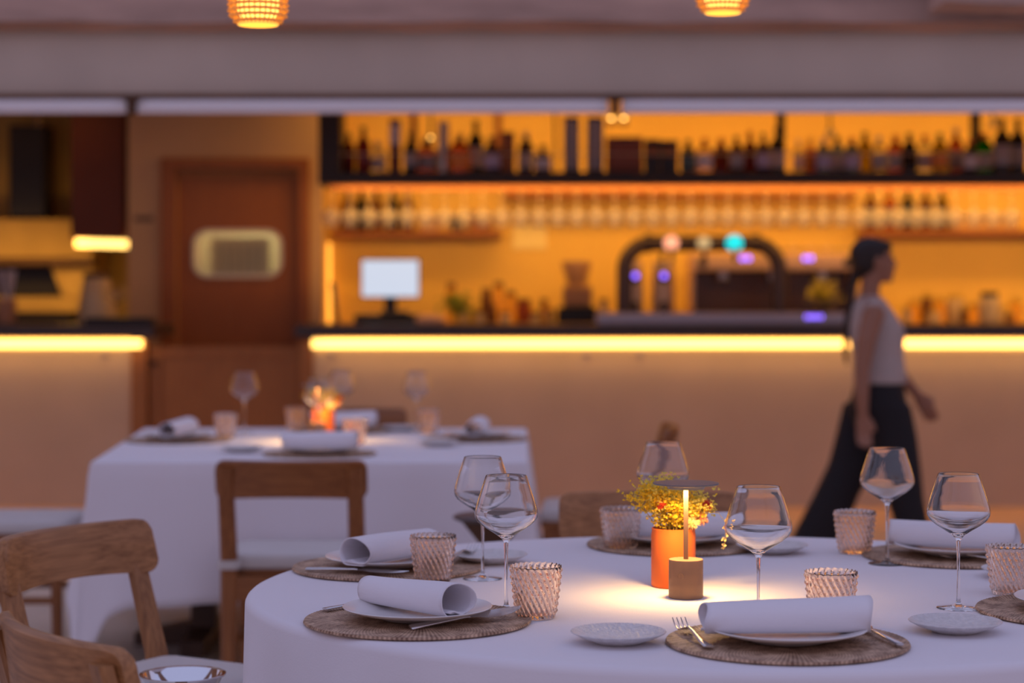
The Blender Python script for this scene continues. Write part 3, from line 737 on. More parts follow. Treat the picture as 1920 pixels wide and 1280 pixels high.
# cutlery
lay(fk, T(1331, 1226), (.280, 3.425), ZM, 'fork beside the nearest napkin, tines up')
lay(kn, T(1684, 1219), (.575, 3.445), ZM, 'knife right of the nearest napkin')
lay(fk, T(600, 1154), (-.18, 3.76), ZM-.001, 'fork half hidden behind the nearer left plate')
lay(kn, T(763, 1187), (.020, 3.535), ZM+.004, 'knife in front of the nearer left plate', math.radians(26), math.radians(2.5))
lay(kn, T(577, 1076), (-.21, 4.035), ZM, 'knife in front of the farther left plate', math.radians(10))
lay(fk, (-.135, 4.19), T(885, 1046), ZM+.004, 'fork tip poking out behind the tumbler at left')
lay(fk, (1.15, 3.60), (.93, 3.66), ZM+.002, 'fork pointing left at the right picture edge', 0, math.radians(4))
lay(fk, (1.06, 4.18), (.90, 4.30), ZM, 'fork below the far right plate')

# ---- table lamp
def table_lamp(x, y, lab):
    t = thing('table_lamp', lab, 'lamp', (x, y, ZT), 0, 'cordless disc table lamps')
    obj('base', MB().lathe([(0, 0), (.031, 0), (.0322, .001), (.0322, .071), (.0316, .072), (0, .072)], 64), M['lampbrown'], t)
    ang = math.radians(-112)
    obj('button', MB().lathe([(0, 0), (.0052, 0), (.0055, .0006), (.0062, .0006), (.0064, 0)], 24, M=Matrix.Translation((.0321*math.cos(ang), .0321*math.sin(ang), .044)) @ Matrix.Rotation(ang+PI/2, 4, 'Z') @ Matrix.Rotation(PI/2, 4, 'X')), M['lampbrown'], t)
    obj('stem', MB().box((-.0045, -.0025, .072), (.0045, .0025, .206)), M['lampbrown'], t, smooth=0, bevel=.001)
    obj('shade', MB().lathe([(0, .2085), (.030, .2085), (.0305, .2040), (.034, .2040), (.037, .2090), (.0615, .2125), (.0622, .2138), (.0615, .2150), (0, .2160)], 72), M['lamptop'], t, smooth=50)
    obj('light_ring', MB().lathe([(.012, .2080), (.026, .2080), (.026, .2068), (.012, .2068)], 40, closed=True), M['lampled'], t)
    l = bpy.data.lights.new('lamp_beam', 'AREA'); l.shape = 'DISK'; l.size = .05; l.energy = 1.25; l.color = (1, .60, .22); l.spread = math.radians(145)
    lo = bpy.data.objects.new('lamp_beam', l); C.objects.link(lo); lo.parent = t; lo.location = (0, 0, .2036)
    return t
lp = table_lamp(.326, 3.80, 'slim bronze table lamp with flat disc shade, beside the orange vase')
table_lamp(-.735, 7.66, 'disc table lamp on the far table, among glasses and flowers')

# ---- vase and dried flowers
def vase(x, y, lab):
    o = obj('flower_vase', MB().lathe([(0, .0), (.040, 0), (.0432, .003), (.0432, .100), (.0420, .108), (.0425, .113), (.0410, .114), (.0395, .112), (.0395, .012), (0, .010)], 64), M['terracotta'], smooth=50)
    o.location = (x, y, ZT); tag(o, lab, 'vase', 'terracotta vases')
vase(.314, 3.943, 'terracotta orange cylinder vase of dried flowers on the round table')
vase(-.724, 7.78, 'terracotta orange vase in the middle of the far table')
M['yellow'] = leafmat('dried_yellow_petals', (.92, .66, .05), .45)
M['ypale'] = leafmat('dried_pale_yellow', (.84, .72, .16), .45)
M['redf'] = pmat('red_petals', (.62, .06, .025), .8, var=.2, scale=60)
M['pinkf'] = pmat('peach_petals', (.85, .38, .20), .8, var=.2, scale=60)
M['cream'] = pmat('cream_petals', (.92, .68, .28), .8, var=.1, scale=60)
M['stemg'] = pmat('dry_stem', (.34, .25, .05), .8)
def floret(mb, c, s, rnd):
    for k in range(4):
        d_ = Vector((rnd.uniform(-1, 1), rnd.uniform(-1, 1), rnd.uniform(-.3, 1))).normalized(); u = d_.orthogonal().normalized()
        p = Vector(c)
        mb.add([p, p+d_*s*.6+u*s*.45, p+d_*s*1.1+Vector((0, 0, -.15*s)), p+d_*s*.6-u*s*.45], [(0, 1, 2), (0, 2, 3)])
def bouquet(x, y, lab, seed, n=46, spread=1.0):
    rnd = random.Random(seed); t = thing('dried_flowers', lab, 'flowers', (x, y, ZT+.112), 0, 'dried flower bunches')
    for i in range(n):
        a = rnd.uniform(0, 2*PI); tilt = rnd.uniform(.05, 1.0)**.75
        ex, ey = math.cos(a)*.085*tilt*spread*1.05, math.sin(a)*.055*tilt
        h = rnd.uniform(.042, .084)*(1.06-.25*tilt)+ (.012 if ex < 0 else -.004)
        r0 = .028*tilt; p0 = Vector((math.cos(a)*r0, math.sin(a)*r0, -.055)); p1 = Vector((math.cos(a)*r0*1.15, math.sin(a)*r0, .0)); p2 = Vector((ex*.6, ey*.7, h*.5)); p3 = Vector((ex, ey, h))
        st = MB().tube([p0, p1, p2, p3], [.0010, .0009, .0007, .0005], 5)
        sp_ = obj('sprig', st, M['stemg'], t)
        fl = MB()
        for q in range(38):
            u = rnd.uniform(.15, 1.0); base = p2.lerp(p3, u)
            c = base+Vector((rnd.gauss(0, .0095), rnd.gauss(0, .0085), rnd.gauss(.002, .0075)))
            floret(fl, c, rnd.uniform(.0034, .0056), rnd)
        for q in range(14):
            c = p1.lerp(p2, rnd.uniform(.25, 1))+Vector((rnd.gauss(0, .006), rnd.gauss(0, .006), rnd.gauss(0, .004))); floret(fl, c, .0036, rnd)
        for q in range(8):
            c = p3+Vector((rnd.gauss(0, .010), rnd.gauss(0, .008), rnd.gauss(.004, .007)))
            st2 = MB()
            floret(fl, c, .0045, rnd)
        obj('florets', fl, M['yellow'] if rnd.random() < .5 else M['ypale'], sp_, smooth=0, recalc=False)
    def pom(c, r, m, nm, n_=120):
        mb = MB(); mb.ball(c, r*.6, 10, 8)
        for k in range(n_):
            d_ = Vector((rnd.gauss(0, 1), rnd.gauss(0, 1), rnd.gauss(0, 1))).normalized(); u = d_.orthogonal().normalized()
            p = Vector(c)+d_*r*.5; mb.add([p-u*r*.12, p+u*r*.12, p+d_*r*.55], [(0, 1, 2)])
        obj(nm, mb, m, t, smooth=0, recalc=False)['label'] = {'redf': 'red blossom', 'pinkf': 'peach blossom', 'cream': 'cream blossom'}[[k for k, v in M.items() if v is m][0]]
    pom((-.027, -.03, .050), .0120, M['redf'], 'blossom'); pom((.064, -.012, .046), .0140, M['redf'], 'blossom')
    pom((.052, -.02, .022), .0155, M['pinkf'], 'blossom'); pom((.034, -.03, .016), .0165, M['cream'], 'blossom')
    return t
bq = bouquet(.314, 3.943, 'yellow dried flowers with red and peach blooms in the near vase', 5)
# drooping sprig at the right
sp_ = obj('sprig', MB().tube([(.035, -.01, .0), (.055, -.02, .035), (.085, -.03, .034), (.099, -.03, .014), (.0975, -.03, -.022), (.094, -.03, -.037)], .0005, 5), M['stemg'], bq)
fl = MB(); rnd = random.Random(3)
for c in ((.102, -.03, .018), (.096, -.03, .004), (.100, -.03, -.008), (.096, -.03, -.017), (.094, -.03, -.030)):
    for q in range(2): floret(fl, c, .0065, rnd)
obj('florets', fl, M['cream'], sp_, smooth=0, recalc=False)
bouquet(-.724, 7.78, 'bright yellow dried flowers with a red bloom on the far table', 11, 30, .85)

# ---- far table settings
far = [('front', -.67, 7.06, 0), ('left', -1.27, 7.70, math.radians(80)), ('right', -.135, 7.76, math.radians(85)), ('back', -.68, 8.20, 0)]
fd = {'front': 'the far table, side nearest the camera', 'left': 'the far table, left end', 'right': 'the far table, right end', 'back': 'the far table, side nearest the bar'}
for nm, x, y, rz in far:
    place_mat(x, y, 'round woven placemat on '+fd[nm]); put(plate0, x, y, ZM+.0006, 'white dinner plate on '+fd[nm])
    napkin(x-(.0 if nm != 'left' else .0), y, ZM+.0160, rz, 'rolled white napkin on '+fd[nm], .1, len(nm), .262, .036, .030)
for x, y, lab in ((-.957, 7.18, 'small side plate on the far table, near left'), (-.27, 7.45, 'small side plate on the far table, near right'), (-.456, 8.22, 'small side plate at the back of the far table')):
    put(bread0, x, y, ZT, lab)
for x, y, lab in ((-1.075, 8.14, 'wine glass at left on the far table'), (-.719, 7.55, 'wine glass in front of the far table\'s flowers'), (-.700, 8.30, 'wine glass behind the far table\'s flowers'), (-.386, 8.19, 'wine glass at right on the far table')):
    put(wg, x, y, ZT, lab)
for x, y, lab in ((-1.11, 7.86, 'tumbler at left on the far table, below the left wine glass'), (-.88, 8.28, 'tumbler just left of the far table\'s vase'), (-.585, 7.54, 'tumbler beside the front napkin of the far table'), (-.334, 8.11, 'tumbler at right on the far table, beside the right wine glass')):
    put(tb, x, y, ZT, lab, random.uniform(0, 6))

# ================================================================== BAR: hanging glasses
def sheen_glass(name, amt, col):
    m = glass_mat(name); t = m.node_tree; g = t.nodes['Glass BSDF']; o = t.nodes['Material Output']
    d_ = t.nodes.new('ShaderNodeBsdfDiffuse'); d_.inputs[0].default_value = (*col, 1); mx = t.nodes.new('ShaderNodeMixShader'); mx.inputs[0].default_value = amt
    t.links.new(g.outputs[0], mx.inputs[1]); t.links.new(d_.outputs[0], mx.inputs[2]); t.links.new(mx.outputs[0], o.inputs[0]); return m
M['barglass'] = sheen_glass('bar_glass_painted_sheen', .16, (.9, .82, .82))  # pale diffuse share painted in for the sky reflections on the glasses
hang0 = thing('wine_glass', '', 'glass', (0, 0, 0), 0)
for c_ in wg.children:
    c2 = c_.copy(); c2.data = c_.data.copy(); c2.data.materials[0] = M['barglass']; C.objects.link(c2); c2.parent = hang0
k = 0; px = 622
while px < 1915:
    o = put(hang0, X(px, 12.63), 12.63, Z(345, YH)-.010, 'stemmed glass hanging upside down in the row under the bottle shelf')
    o.rotation_euler = (PI, 0, 0); o['group'] = 'glasses hanging under the bottle shelf'; k += 1
    px += 35.4

# bottles
bot_meshes = {}
GM = {'amber': pmat('amber_spirit', (.55, .13, .015), .1, trans=.6), 'clear': glass_mat('clear_bottle', (.85, .88, .85)), 'green': glass_mat('green_bottle', (.05, .30, .06)),
      'blue': glass_mat('blue_bottle', (.25, .35, .75)), 'olive': glass_mat('olive_bottle', (.45, .40, .08)),
      'red': pmat('dark_red_bottle', (.22, .015, .008), .2), 'dark': pmat('dark_bottle', (.012, .009, .010), .15), 'purple': pmat('dark_purple_bottle', (.06, .015, .03), .2),
      'brown': pmat('brown_bottle', (.14, .05, .012), .2), 'white': pmat('white_ceramic_bottle', (.7, .66, .68), .3)}
CAP = {'black': M['black'], 'red': pmat('red_cap', (.65, .03, .01), .4), 'gold': pmat('gold_cap', (.7, .45, .12), .3, .8), 'silver': M['brushed'], 'green': pmat('green_cap', (.03, .18, .04), .4), 'blue': pmat('blue_cap', (.10, .25, .45), .4)}
LAB = {'white': pmat('white_paper_label', (.68, .64, .68), .7), 'blue': pmat('blue_label', (.12, .28, .40), .7), 'orange': pmat('orange_label', (.75, .25, .06), .7), 'grey': pmat('grey_label', (.35, .33, .36), .7), 'lilac': pmat('lilac_label', (.45, .40, .60), .7), 'pink': pmat('pink_label', (.75, .50, .42), .7)}
def bottle(px, ytop, wpx, col, cap, lab_c, label, Yb=12.60, zbase=None, shape='round', group='bottles on the hanging bottle shelf'):
    zb_ = ZSH if zbase is None else zbase; r = wpx*1.22/2/FPX*Yb; H = Z(ytop, Yb)-zb_
    t = thing('bottle', label, 'bottle', (X(px, Yb), Yb, zb_), 0, group)
    bh = H*.62 if shape != 'flask' else H*.62; rn = max(.011, r*.34)
    prof = [(0, .002), (r*.85, 0), (r, .006), (r, bh), (r*.9, bh+.25*r), (rn*1.3, bh+.95*r), (rn, bh+1.3*r), (rn, H-.028)]
    if prof[-2][1] > H-.035: prof[-2] = (rn, H-.036); prof[-3] = (rn*1.3, min(prof[-3][1], H-.045))
    obj('body', MB().lathe(prof+[(0, H-.028)], 20), GM[col], t, smooth=50)
    obj('cap', MB().cyl((0, 0, H-.0275), rn*1.2, .0275, 14), CAP[cap], t)
    if lab_c: obj('label', MB().lathe([(r*1.012, bh*.22), (r*1.03, bh*.22), (r*1.03, bh*.80), (r*1.012, bh*.80)], 20, closed=True), LAB[lab_c], t)
bl = [
 (654, 250, 20, 'red', 'black', None, 'dark red bottle next to the shelf end panel'),
 (681, 238, 22, 'red', 'black', None, 'dark red bottle with black neck, second from end panel'),
 (708, 266, 27, 'clear', 'silver', 'white', 'squat clear bottle with a white label near the shelf\'s left end'),
 (770, 248, 20, 'dark', 'black', 'grey', 'dark slim bottle just right of the tall red and white carton'),
 (800, 262, 38, 'amber', 'black', 'grey', 'broad amber bottle with grey band, left of silver tube'),
 (862, 252, 34, 'amber', 'gold', 'orange', 'broad amber bottle right of the silver tube'),
 (892, 226, 24, 'dark', 'black', 'white', 'tall dark long-necked bottle with round pale label'),
 (922, 256, 26, 'purple', 'black', 'lilac', 'dark purple bottle left of the brown carton'),
 (986, 248, 25, 'purple', 'silver', 'white', 'purple bottle with white label right of the brown carton'),
 (1018, 272, 25, 'brown', 'black', 'white', 'short brown bottle with white label left of black cartons'),
 (1290, 262, 24, 'dark', 'black', 'blue', 'dark bottle with light blue label beside the coffee tins'),
 (1321, 260, 25, 'clear', 'red', 'white', 'red-capped bottle with a large white label'),
 (1352, 260, 26, 'red', 'red', None, 'bright red bottle in the middle of shelf'),
 (1381, 256, 22, 'brown', 'black', 'grey', 'brown bottle with tall grey label'),
 (1406, 246, 20, 'red', 'red', None, 'slim red-brown bottle left of the dark upright'),
 (1431, 250, 21, 'purple', 'black', 'lilac', 'slim purple bottle second left of the dark upright'),
 (1458, 240, 25, 'dark', 'black', 'white', 'dark bottle with white label touching the dark upright'),
 (1497, 262, 16, 'clear', 'silver', 'pink', 'slim bottle with pink label just right of dark upright'),
 (1519, 258, 18, 'amber', 'gold', 'orange', 'slim orange bottle second right of the dark upright'),
 (1544, 260, 24, 'blue', 'silver', 'lilac', 'bluish bottle with lilac label'),
 (1570, 256, 23, 'blue', 'black', 'white', 'dark blue bottle with low white label'),
 (1597, 258, 24, 'blue', 'red', 'lilac', 'bluish bottle with a red cap'),
 (1622, 248, 24, 'olive', 'black', None, 'olive bottle left of the pale blue one'),
 (1648, 256, 21, 'clear', 'blue', 'grey', 'pale blue-capped bottle with grey label'),
 (1679, 254, 28, 'amber', 'red', 'white', 'amber bottle with a red cap and white label'),
 (1705, 250, 24, 'dark', 'black', None, 'all-black bottle near the woman\'s head'),
 (1734, 254, 27, 'clear', 'red', 'white', 'clear bottle with red cap and big white label'),
 (1762, 250, 24, 'olive', 'green', 'orange', 'olive bottle with green cap and orange label'),
 (1792, 240, 23, 'amber', 'silver', 'grey', 'amber bottle with a silver shoulder'),
 (1819, 262, 21, 'dark', 'red', 'white', 'dark red-capped bottle left of the green one'),
 (1846, 250, 28, 'green', 'red', 'white', 'green bottle with white label and red cap'),
 (1879, 222, 26, 'dark', 'black', 'grey', 'tall black bottle second from the right picture edge'),
 (1908, 222, 25, 'dark', 'black', 'grey', 'tall black bottle at the right picture edge')]
for i, (px, yt, wp, c, cp, lb, txt) in enumerate(bl): bottle(px, yt, wp, c, cp, lb, txt, 12.54 if i % 2 else 12.67)
def carton(px0, px1, yt, mat, band, label, Yb=12.60, zb_=None, name='carton', cat='carton', d=.08):
    zb_ = ZSH if zb_ is None else zb_; H = Z(yt, Yb)-zb_; w_ = (X(px1, Yb)-X(px0, Yb))/2
    t = thing(name, label, cat, ((X(px0, Yb)+X(px1, Yb))/2, Yb, zb_))
    obj('box', MB().box((-w_, -d/2, 0), (w_, d/2, H)), mat, t, smooth=0, bevel=.002)
    if band: obj('printed_panel', MB().box((-w_*.8, -d/2-.0015, H*band[0]), (w_*.8, -d/2-.0002, H*band[1])), band[2], t, smooth=0)
m_rb = pmat('red_brown_card', (.20, .055, .035), .6); m_bk = pmat('black_card', (.02, .016, .02), .4); m_br = pmat('brown_card', (.26, .085, .025), .6)
m_dr = pmat('dark_red_card', (.14, .008, .01), .5)
carton(731, 751, 224, m_dr, (.52, .90, LAB['white']), 'tall dark red carton with white upper panel')
carton(938, 965, 248, m_br, (.1, .9, pmat('brown_print', (.32, .11, .04), .6)), 'plain brown carton between two purple bottles')
carton(1057, 1086, 220, m_bk, (.06, .94, LAB['grey']), 'black and grey carton, left of the black pair', d=.1)
carton(1100, 1131, 220, m_bk, (.06, .94, LAB['grey']), 'black and grey carton, right of the black pair', d=.1)
carton(1137, 1204, 258, m_rb, (.2, .8, pmat('red_brown_print', (.26, .08, .05), .6)), 'wide red-brown carton right of the black pair', d=.14)
carton(1208, 1236, 262, m_bk, (.5, .8, m_br), 'black coffee tin carton, left one', d=.12)
carton(1238, 1270, 264, m_bk, (.5, .8, m_br), 'black coffee tin carton, right one', d=.12)
t = thing('metal_tube', 'tall silver gift tube among the amber bottles', 'tube', (X(832, 12.6), 12.60, ZSH))
Ht = Z(228, 12.6)-ZSH
obj('tube', MB().cyl((0, 0, 0), .034, Ht-.03, 24), M['brushed'], t); obj('lid', MB().cyl((0, 0, Ht-.0295), .0355, .0295, 24), M['brushed'], t)
# second row of pale glasses upside down behind the bottles (top shelf, right of centre)
for i in range(7):
    px = 1290+i*21.5
    o = obj('tumbler_glass', MB().lathe([(.030, 0), (.034, .09), (.032, .09), (.028, .004), (0, .004), (0, 0)], 20), glass_mat('plain_glass', (1, .9, .8)) if i == 0 else bpy.data.materials['plain_glass'])
    o.location = (X(px, 12.785), 12.785, ZSH); tag(o, 'plain glass tumbler in the row behind the middle bottles', 'glass', 'tumblers at the back of the bottle shelf')
# bottles on the wall shelves
for i, px in enumerate((652, 677, 706, 737, 764)):
    bottle(px, 352, 19, 'dark' if i % 2 else 'brown', 'black', None, 'dark bottle on the shelf above the monitor, %s from its left end' % ('first', 'second', 'third', 'fourth', 'fifth')[i], 13.87, ZS1, group='bottles on the wall shelf above the monitor')
carton(790, 822, 405, pmat('pinkish_card', (.45, .25, .16), .6), None, 'pinkish box on the shelf above the monitor', 13.88, ZS1, 'box', 'box')
carton(846, 868, 405, m_bk, None, 'black box on the shelf above the monitor', 13.88, ZS1, 'box', 'box')
carton(880, 922, 395, m_br, None, 'brown box at the right end of shelf above the monitor', 13.88, ZS1, 'box', 'box')
for i, (px, c) in enumerate(((1632, 'brown'), (1668, 'amber'), (1702, 'dark'), (1736, 'brown'), (1765, 'olive'))):
    bottle(px, 352, 20, c, 'gold' if i % 2 else 'black', 'grey', 'bottle on the right wall shelf, %s from its left end' % ('first', 'second', 'third', 'fourth', 'fifth')[i], 13.87, ZS3, group='bottles on the right wall shelf')
carton(1790, 1905, 400, pmat('tan_card', (.62, .34, .12), .7), None, 'long tan box lying on the right wall shelf', 13.88, ZS3, 'box', 'box', .12)
for i in range(9):
    px = 960+i*34
    o = obj('tumbler_glass', MB().lathe([(.030, 0), (.036, .075), (.034, .075), (.028, .004), (0, .004), (0, 0)], 20), bpy.data.materials['plain_glass'])
    o.location = (X(px, 13.88), 13.88, ZS2); tag(o, 'plain glass tumbler on the wall shelf above the tap arch', 'glass', 'tumblers on the middle wall shelf')
# paper notice
o = obj('notice', MB().box((X(961, 13.99), 13.990, Z(467, 13.99)), (X(1025, 13.99), 13.998, Z(420, 13.99))), pmat('notice_paper', (.95, .78, .40), .8), smooth=0); tag(o, 'pale square paper notice pinned to the bar wall', 'notice')
# wall edge light
o = obj('wall_light', MB().tube([at(617, 455, 13.93), at(617, 612, 13.93)], .014, 10), emat('edge_tube', (1, .48, .06), 1.6)); tag(o, 'vertical glowing tube light at left end of the bar wall', 'light')

# ------------------------------------------------------------------ bar equipment
YE = 13.55
t = thing('monitor', 'till monitor with a bright white screen', 'monitor', (X(728, 13.2), 13.2, BC))
mz0, mz1 = Z(556, 13.2)-BC, Z(487, 13.2)-BC; mw = (X(781, 13.2)-X(674, 13.2))/2
YMf = -.0
obj('housing', MB().box((-mw-.006, 0, mz0-.006), (mw+.006, .035, mz1+.006)), M['black'], t, smooth=0, bevel=.006)
obj('screen', MB().box((-mw, -.004, mz0), (mw, -.0005, mz1)), M['screen'], t, smooth=0)
obj('stand', MB().box((-.04, .01, .012), (.04, .04, mz0)), M['black'], t, smooth=0, bevel=.004)
obj('foot', MB().box((-.10, -.06, 0), (.10, .09, .012)), M['black'], t, smooth=0, bevel=.004)
t.location.y = 13.42
t = thing('till_printer', 'low black receipt printer and tray below the monitor', 'printer', (X(742, 13.0), 12.72, Z(609, YS)+.001))
obj('body', MB().box((-.24, -.08, 0), (.24, .08, .055)), M['black'], t, smooth=0, bevel=.012)
obj('lid', MB().box((-.08, -.06, .0555), (.10, .06, .075)), M['black'], t, smooth=0, bevel=.008)
t = thing('bread_bun', 'small peach coloured round box on the counter by the printer', 'box', (X(808, 12.5), 12.45, Z(609, YS)+.001))
obj('cup', MB().lathe([(0, 0), (.085, 0), (.095, .02), (.085, .045), (.05, .06), (0, .062)], 24), pmat('peach_lid', (.72, .42, .26), .6), t)
t = thing('leaning_board', 'dark slim board leaning at left end of the bar counter', 'board', (X(632, 12.7), 12.72, Z(609, YS)+.001))
obj('panel', MB().box((-.012, -.05, 0), (.012, .05, .26), Matrix.Rotation(math.radians(-7), 4, 'Y')), M['darkbrown'], t, smooth=0)

# jars, plants and small bottles on the back counter
def jar(px, ytop, wp, m, lab, Yb=13.50, lid=None, name='jar'):
    r = wp/2/FPX*Yb; H = Z(ytop, Yb)-BC; t = thing(name, lab, name, (X(px, Yb), Yb, BC), 0)
    obj('body', MB().lathe([(0, 0), (r*.9, 0), (r, .01), (r, H*.8), (r*.85, H*.88), (r*.8, H*.9), (0, H*.9)], 20), m, t)
    obj('lid', MB().cyl((0, 0, H*.901), r*.82, H*.099, 20), lid or M['brushed'], t)
pm = lambda n, c, r=.5: pmat(n, c, r)
cer = pm('cream_ceramic', (.75, .55, .33)); gj = glass_mat('jar_glass', (1, .85, .6)); bj = pm('brown_jar', (.22, .08, .02)); rj = pm('red_jar', (.40, .07, .015)); gold = pm('yellow_jar', (.75, .50, .08))
for a in ((870, 572, 20, cer, 'cream jar at the left of the row beside the plant'), (888, 578, 18, gold, 'yellow jar just right of the green plant'), (912, 540, 22, bj, 'brown jar left of the amber jars'), (935, 528, 22, gj, 'tall glass jar in the middle of the back counter row'),
          (958, 545, 22, gj, 'glass jar left of the red jar'), (982, 560, 30, rj, 'squat red jar on the back counter'), (990+12, 585, 22, cer, 'small cream jar right of the red jar'), (1027, 578, 28, cer, 'round cream jar left of coffee grinder'), (846, 530, 20, gj, 'tall glass jar behind the green plant')):
    jar(a[0], a[1], a[2], a[3], a[4], lid=bj)
for a in ((1715, 560, 24, gj, 'glass jar just right of the woman\'s shoulder'), (1738, 548, 22, bj, 'brown jar right of the woman'), (1762, 556, 24, gj, 'glass jar left of the cream canister'), (1792, 552, 36, cer, 'big cream canister right of the woman'),
          (1826, 568, 22, gj, 'small glass jar left of the black-lidded jar'), (1880, 575, 24, cer, 'small cream jar right of the black-lidded jar'), (1905, 558, 26, gj, 'glass jar at the right picture edge')):
    jar(a[0], a[1], a[2], a[3], a[4], lid=gold)
for a in ((1700, 574, 18, cer, 'tiny cream pot beside the woman\'s chest'), (1750, 580, 26, cer, 'low cream pot in front of the glass jars right of woman'), (1808, 572, 16, bj, 'narrow brown jar right of the cream canister'), (1893, 582, 18, bj, 'narrow brown pot near the right picture edge')):
    jar(a[0], a[1], a[2], a[3], a[4], Yb=13.35, lid=gold)
for a in ((900, 582, 20, cer, 'low cream pot in front of the brown jar'), (923, 570, 18, bj, 'narrow brown bottle-like jar in front of the glass jar'), (947, 584, 22, cer, 'low cream pot left of the squat red jar'), (1132, 560, 18, cer, 'cream pot between coffee grinder and tap arch'), (1020, 560, 16, gj, 'slim glass jar left of the round cream jar')):
    jar(a[0], a[1], a[2], a[3], a[4], Yb=13.35, lid=bj)
jar(1855, 547, 40, pm('pale_jar', (.62, .48, .36)), 'pale jar with a wide black lid', 13.0+.4, M['black'])
def leafy(x, y, z, lab, r, h, m, potm, seed):
    rnd = random.Random(seed); t = thing('potted_plant', lab, 'plant', (x, y, z))
    obj('pot', MB().lathe([(0, 0), (r*.55, 0), (r*.7, h*.42), (r*.62, h*.42), (r*.5, .01), (0, .01)], 20), potm, t)
    st = MB()
    for k in range(10):
        a = rnd.uniform(0, 6.28); st.tube([(0, 0, h*.1), (math.cos(a)*r*.3, math.sin(a)*r*.3, h*.6), (math.cos(a)*r*.7, math.sin(a)*r*.7, h*.85)], .002, 5)
    obj('stems', st, M['stemg'], t)
    fl = MB()
    for k in range(160):
        v = Vector((rnd.gauss(0, .42), rnd.gauss(0, .42), rnd.gauss(0, .3))); floret(fl, (v.x*r, v.y*r, h*.78+v.z*h*.4), .018, rnd)
    obj('foliage', fl, m, t, smooth=0, recalc=False)
leafy(X(856, 13.3), 13.25, BC, 'small green leafy plant right of the monitor', .13, .34, pm('green_leaf', (.20, .30, .03)), bj, 2)
leafy(X(1550, 12.5), 12.66, Z(609, YS)+.001, 'yellow-green plant in a dark pot by the blue lights', .10, .25, pm('yellowgreen_leaf', (.45, .36, .04)), pmat('dark_pot', (.05, .015, .02), .4), 4)

# coffee grinder tower (1050-1110)
t = thing('coffee_grinder', 'brown coffee grinder standing between jars and tap arch', 'grinder', (X(1081, 13.4), 13.4, BC))
r_ = .10
obj('base', MB().box((-.13, -.12, 0), (.13, .12, Z(575, 13.4)-BC)), M['black'], t, smooth=0, bevel=.01)
zz0 = Z(575, 13.4)-BC
obj('body', MB().box((-.09, -.09, zz0), (.10, .09, zz0+.14)), pm('grinder_copper', (.40, .20, .10), .4), t, smooth=0, bevel=.015)
obj('hopper', MB().lathe([(0, zz0+.141), (.06, zz0+.141), (.10, Z(495, 13.4)-BC), (.10, Z(490, 13.4)-BC), (0, Z(490, 13.4)-BC)], 24), pm('grinder_hopper', (.45, .24, .14), .3), t)
for k, (px, wp) in enumerate(((1190, 30), (1243, 42))):
    t = thing('silver_grinder', 'silver grinder with purple light inside the tap arch, %s' % ('narrow left one' if k == 0 else 'wide right one'), 'grinder', (X(px, 13.3), 13.3, BC))
    ww = wp/2/FPX*13.3; Hh = Z(490, 13.3)-BC
    obj('body', MB().loft([rbox_ring(ww*2, .16, 0), rbox_ring(ww*2, .16, Hh*.6), rbox_ring(ww*1.8, .15, Hh)]), pmat('satin_metal%d' % k, (.62, .42, .27), .35, .5), t)
    obj('spout', MB().box((-ww*.35, -.10, Hh*.22), (ww*.35, -.081, Hh*.52)), M['black'], t, smooth=0, bevel=.003)
    obj('display', MB().box((-ww*.4, -.088, Z(530, 13.3)-BC), (ww*.4, -.081, Z(511, 13.3)-BC)), M['black'], t, smooth=0)
    obj('indicator_light', MB().ball((0, -.092, Z(517, 13.3)-BC), (.018, .006, .018)), M['purple'], t)
# espresso machine
t = thing('espresso_machine', 'large chrome espresso machine behind the tap arch', 'coffee machine', (X(1445, 13.35), 13.35, BC))
mxh = (X(1598, 13.35)-X(1290, 13.35))/2; zz = lambda y: Z(y, 13.35)-BC
ms = pmat('machine_steel', (.80, .50, .30), .35, .2)
obj('base', MB().box((-mxh, -.22, .04), (mxh, .25, zz(588))), ms, t, smooth=0, bevel=.008)
obj('back_panel', MB().box((-mxh+.03, .05, zz(588)), (mxh-.03, .25, zz(508))), pm('machine_dark', (.15, .075, .045), .3), t, smooth=0)
obj('top', MB().box((-mxh, -.18, zz(508)), (mxh, .25, zz(476))), ms, t, smooth=0, bevel=.012)
for s in (-1, 1): obj('side_panel', MB().box((s*mxh-.02*(s > 0)-.0, -.22, zz(588)), (s*mxh+.02*(s < 0), .25, zz(508))), ms, t, smooth=0)
obj('cup_rail', MB().tube([(-mxh, -.17, zz(468)), (mxh, -.17, zz(468))], .006, 8), M['brushed'], t)
for k in range(3):
    gx = -mxh*.6+k*mxh*.6; g = obj('group_head', MB().lathe([(0, zz(525)), (.035, zz(525)), (.035, zz(510)), (0, zz(510))], 20, (gx, -.1, 0)), M['brushed'], t)
    obj('handle', MB().tube([(gx, -.12, zz(523)), (gx, -.24, zz(530))], .012, 8), M['black'], g)
for px in (1392, 1404, 1510, 1521): obj('indicator_light', MB().ball((X(px, 13.16)-X(1445, 13.35), -.186, Z(484, 13.16)-BC), (.016, .005, .016)), M['purple'], t)
for px in (1318, 1590): obj('gauge', MB().cyl((0, 0, 0), .03, .01, 20, Matrix.Translation((X(px, 13.16)-X(1445, 13.35), -.181, Z(492, 13.16)-BC)) @ Matrix.Rotation(PI/2, 4, 'X')), M['black'], t)
for s in (-1, 1): obj('foot', MB().cyl((s*(mxh-.06), -.1, 0), .02, .039, 12), M['black'], t)
cup0 = obj('coffee_cup', MB().lathe([(0, 0), (.018, 0), (.036, .035), (.038, .055), (.036, .055), (.033, .036), (0, .006)], 20), pm('cup_porcelain', (.85, .62, .28), .3)); tag(cup0, 'cup stacked upside on top of the espresso machine', 'cup', 'cups on the espresso machine')
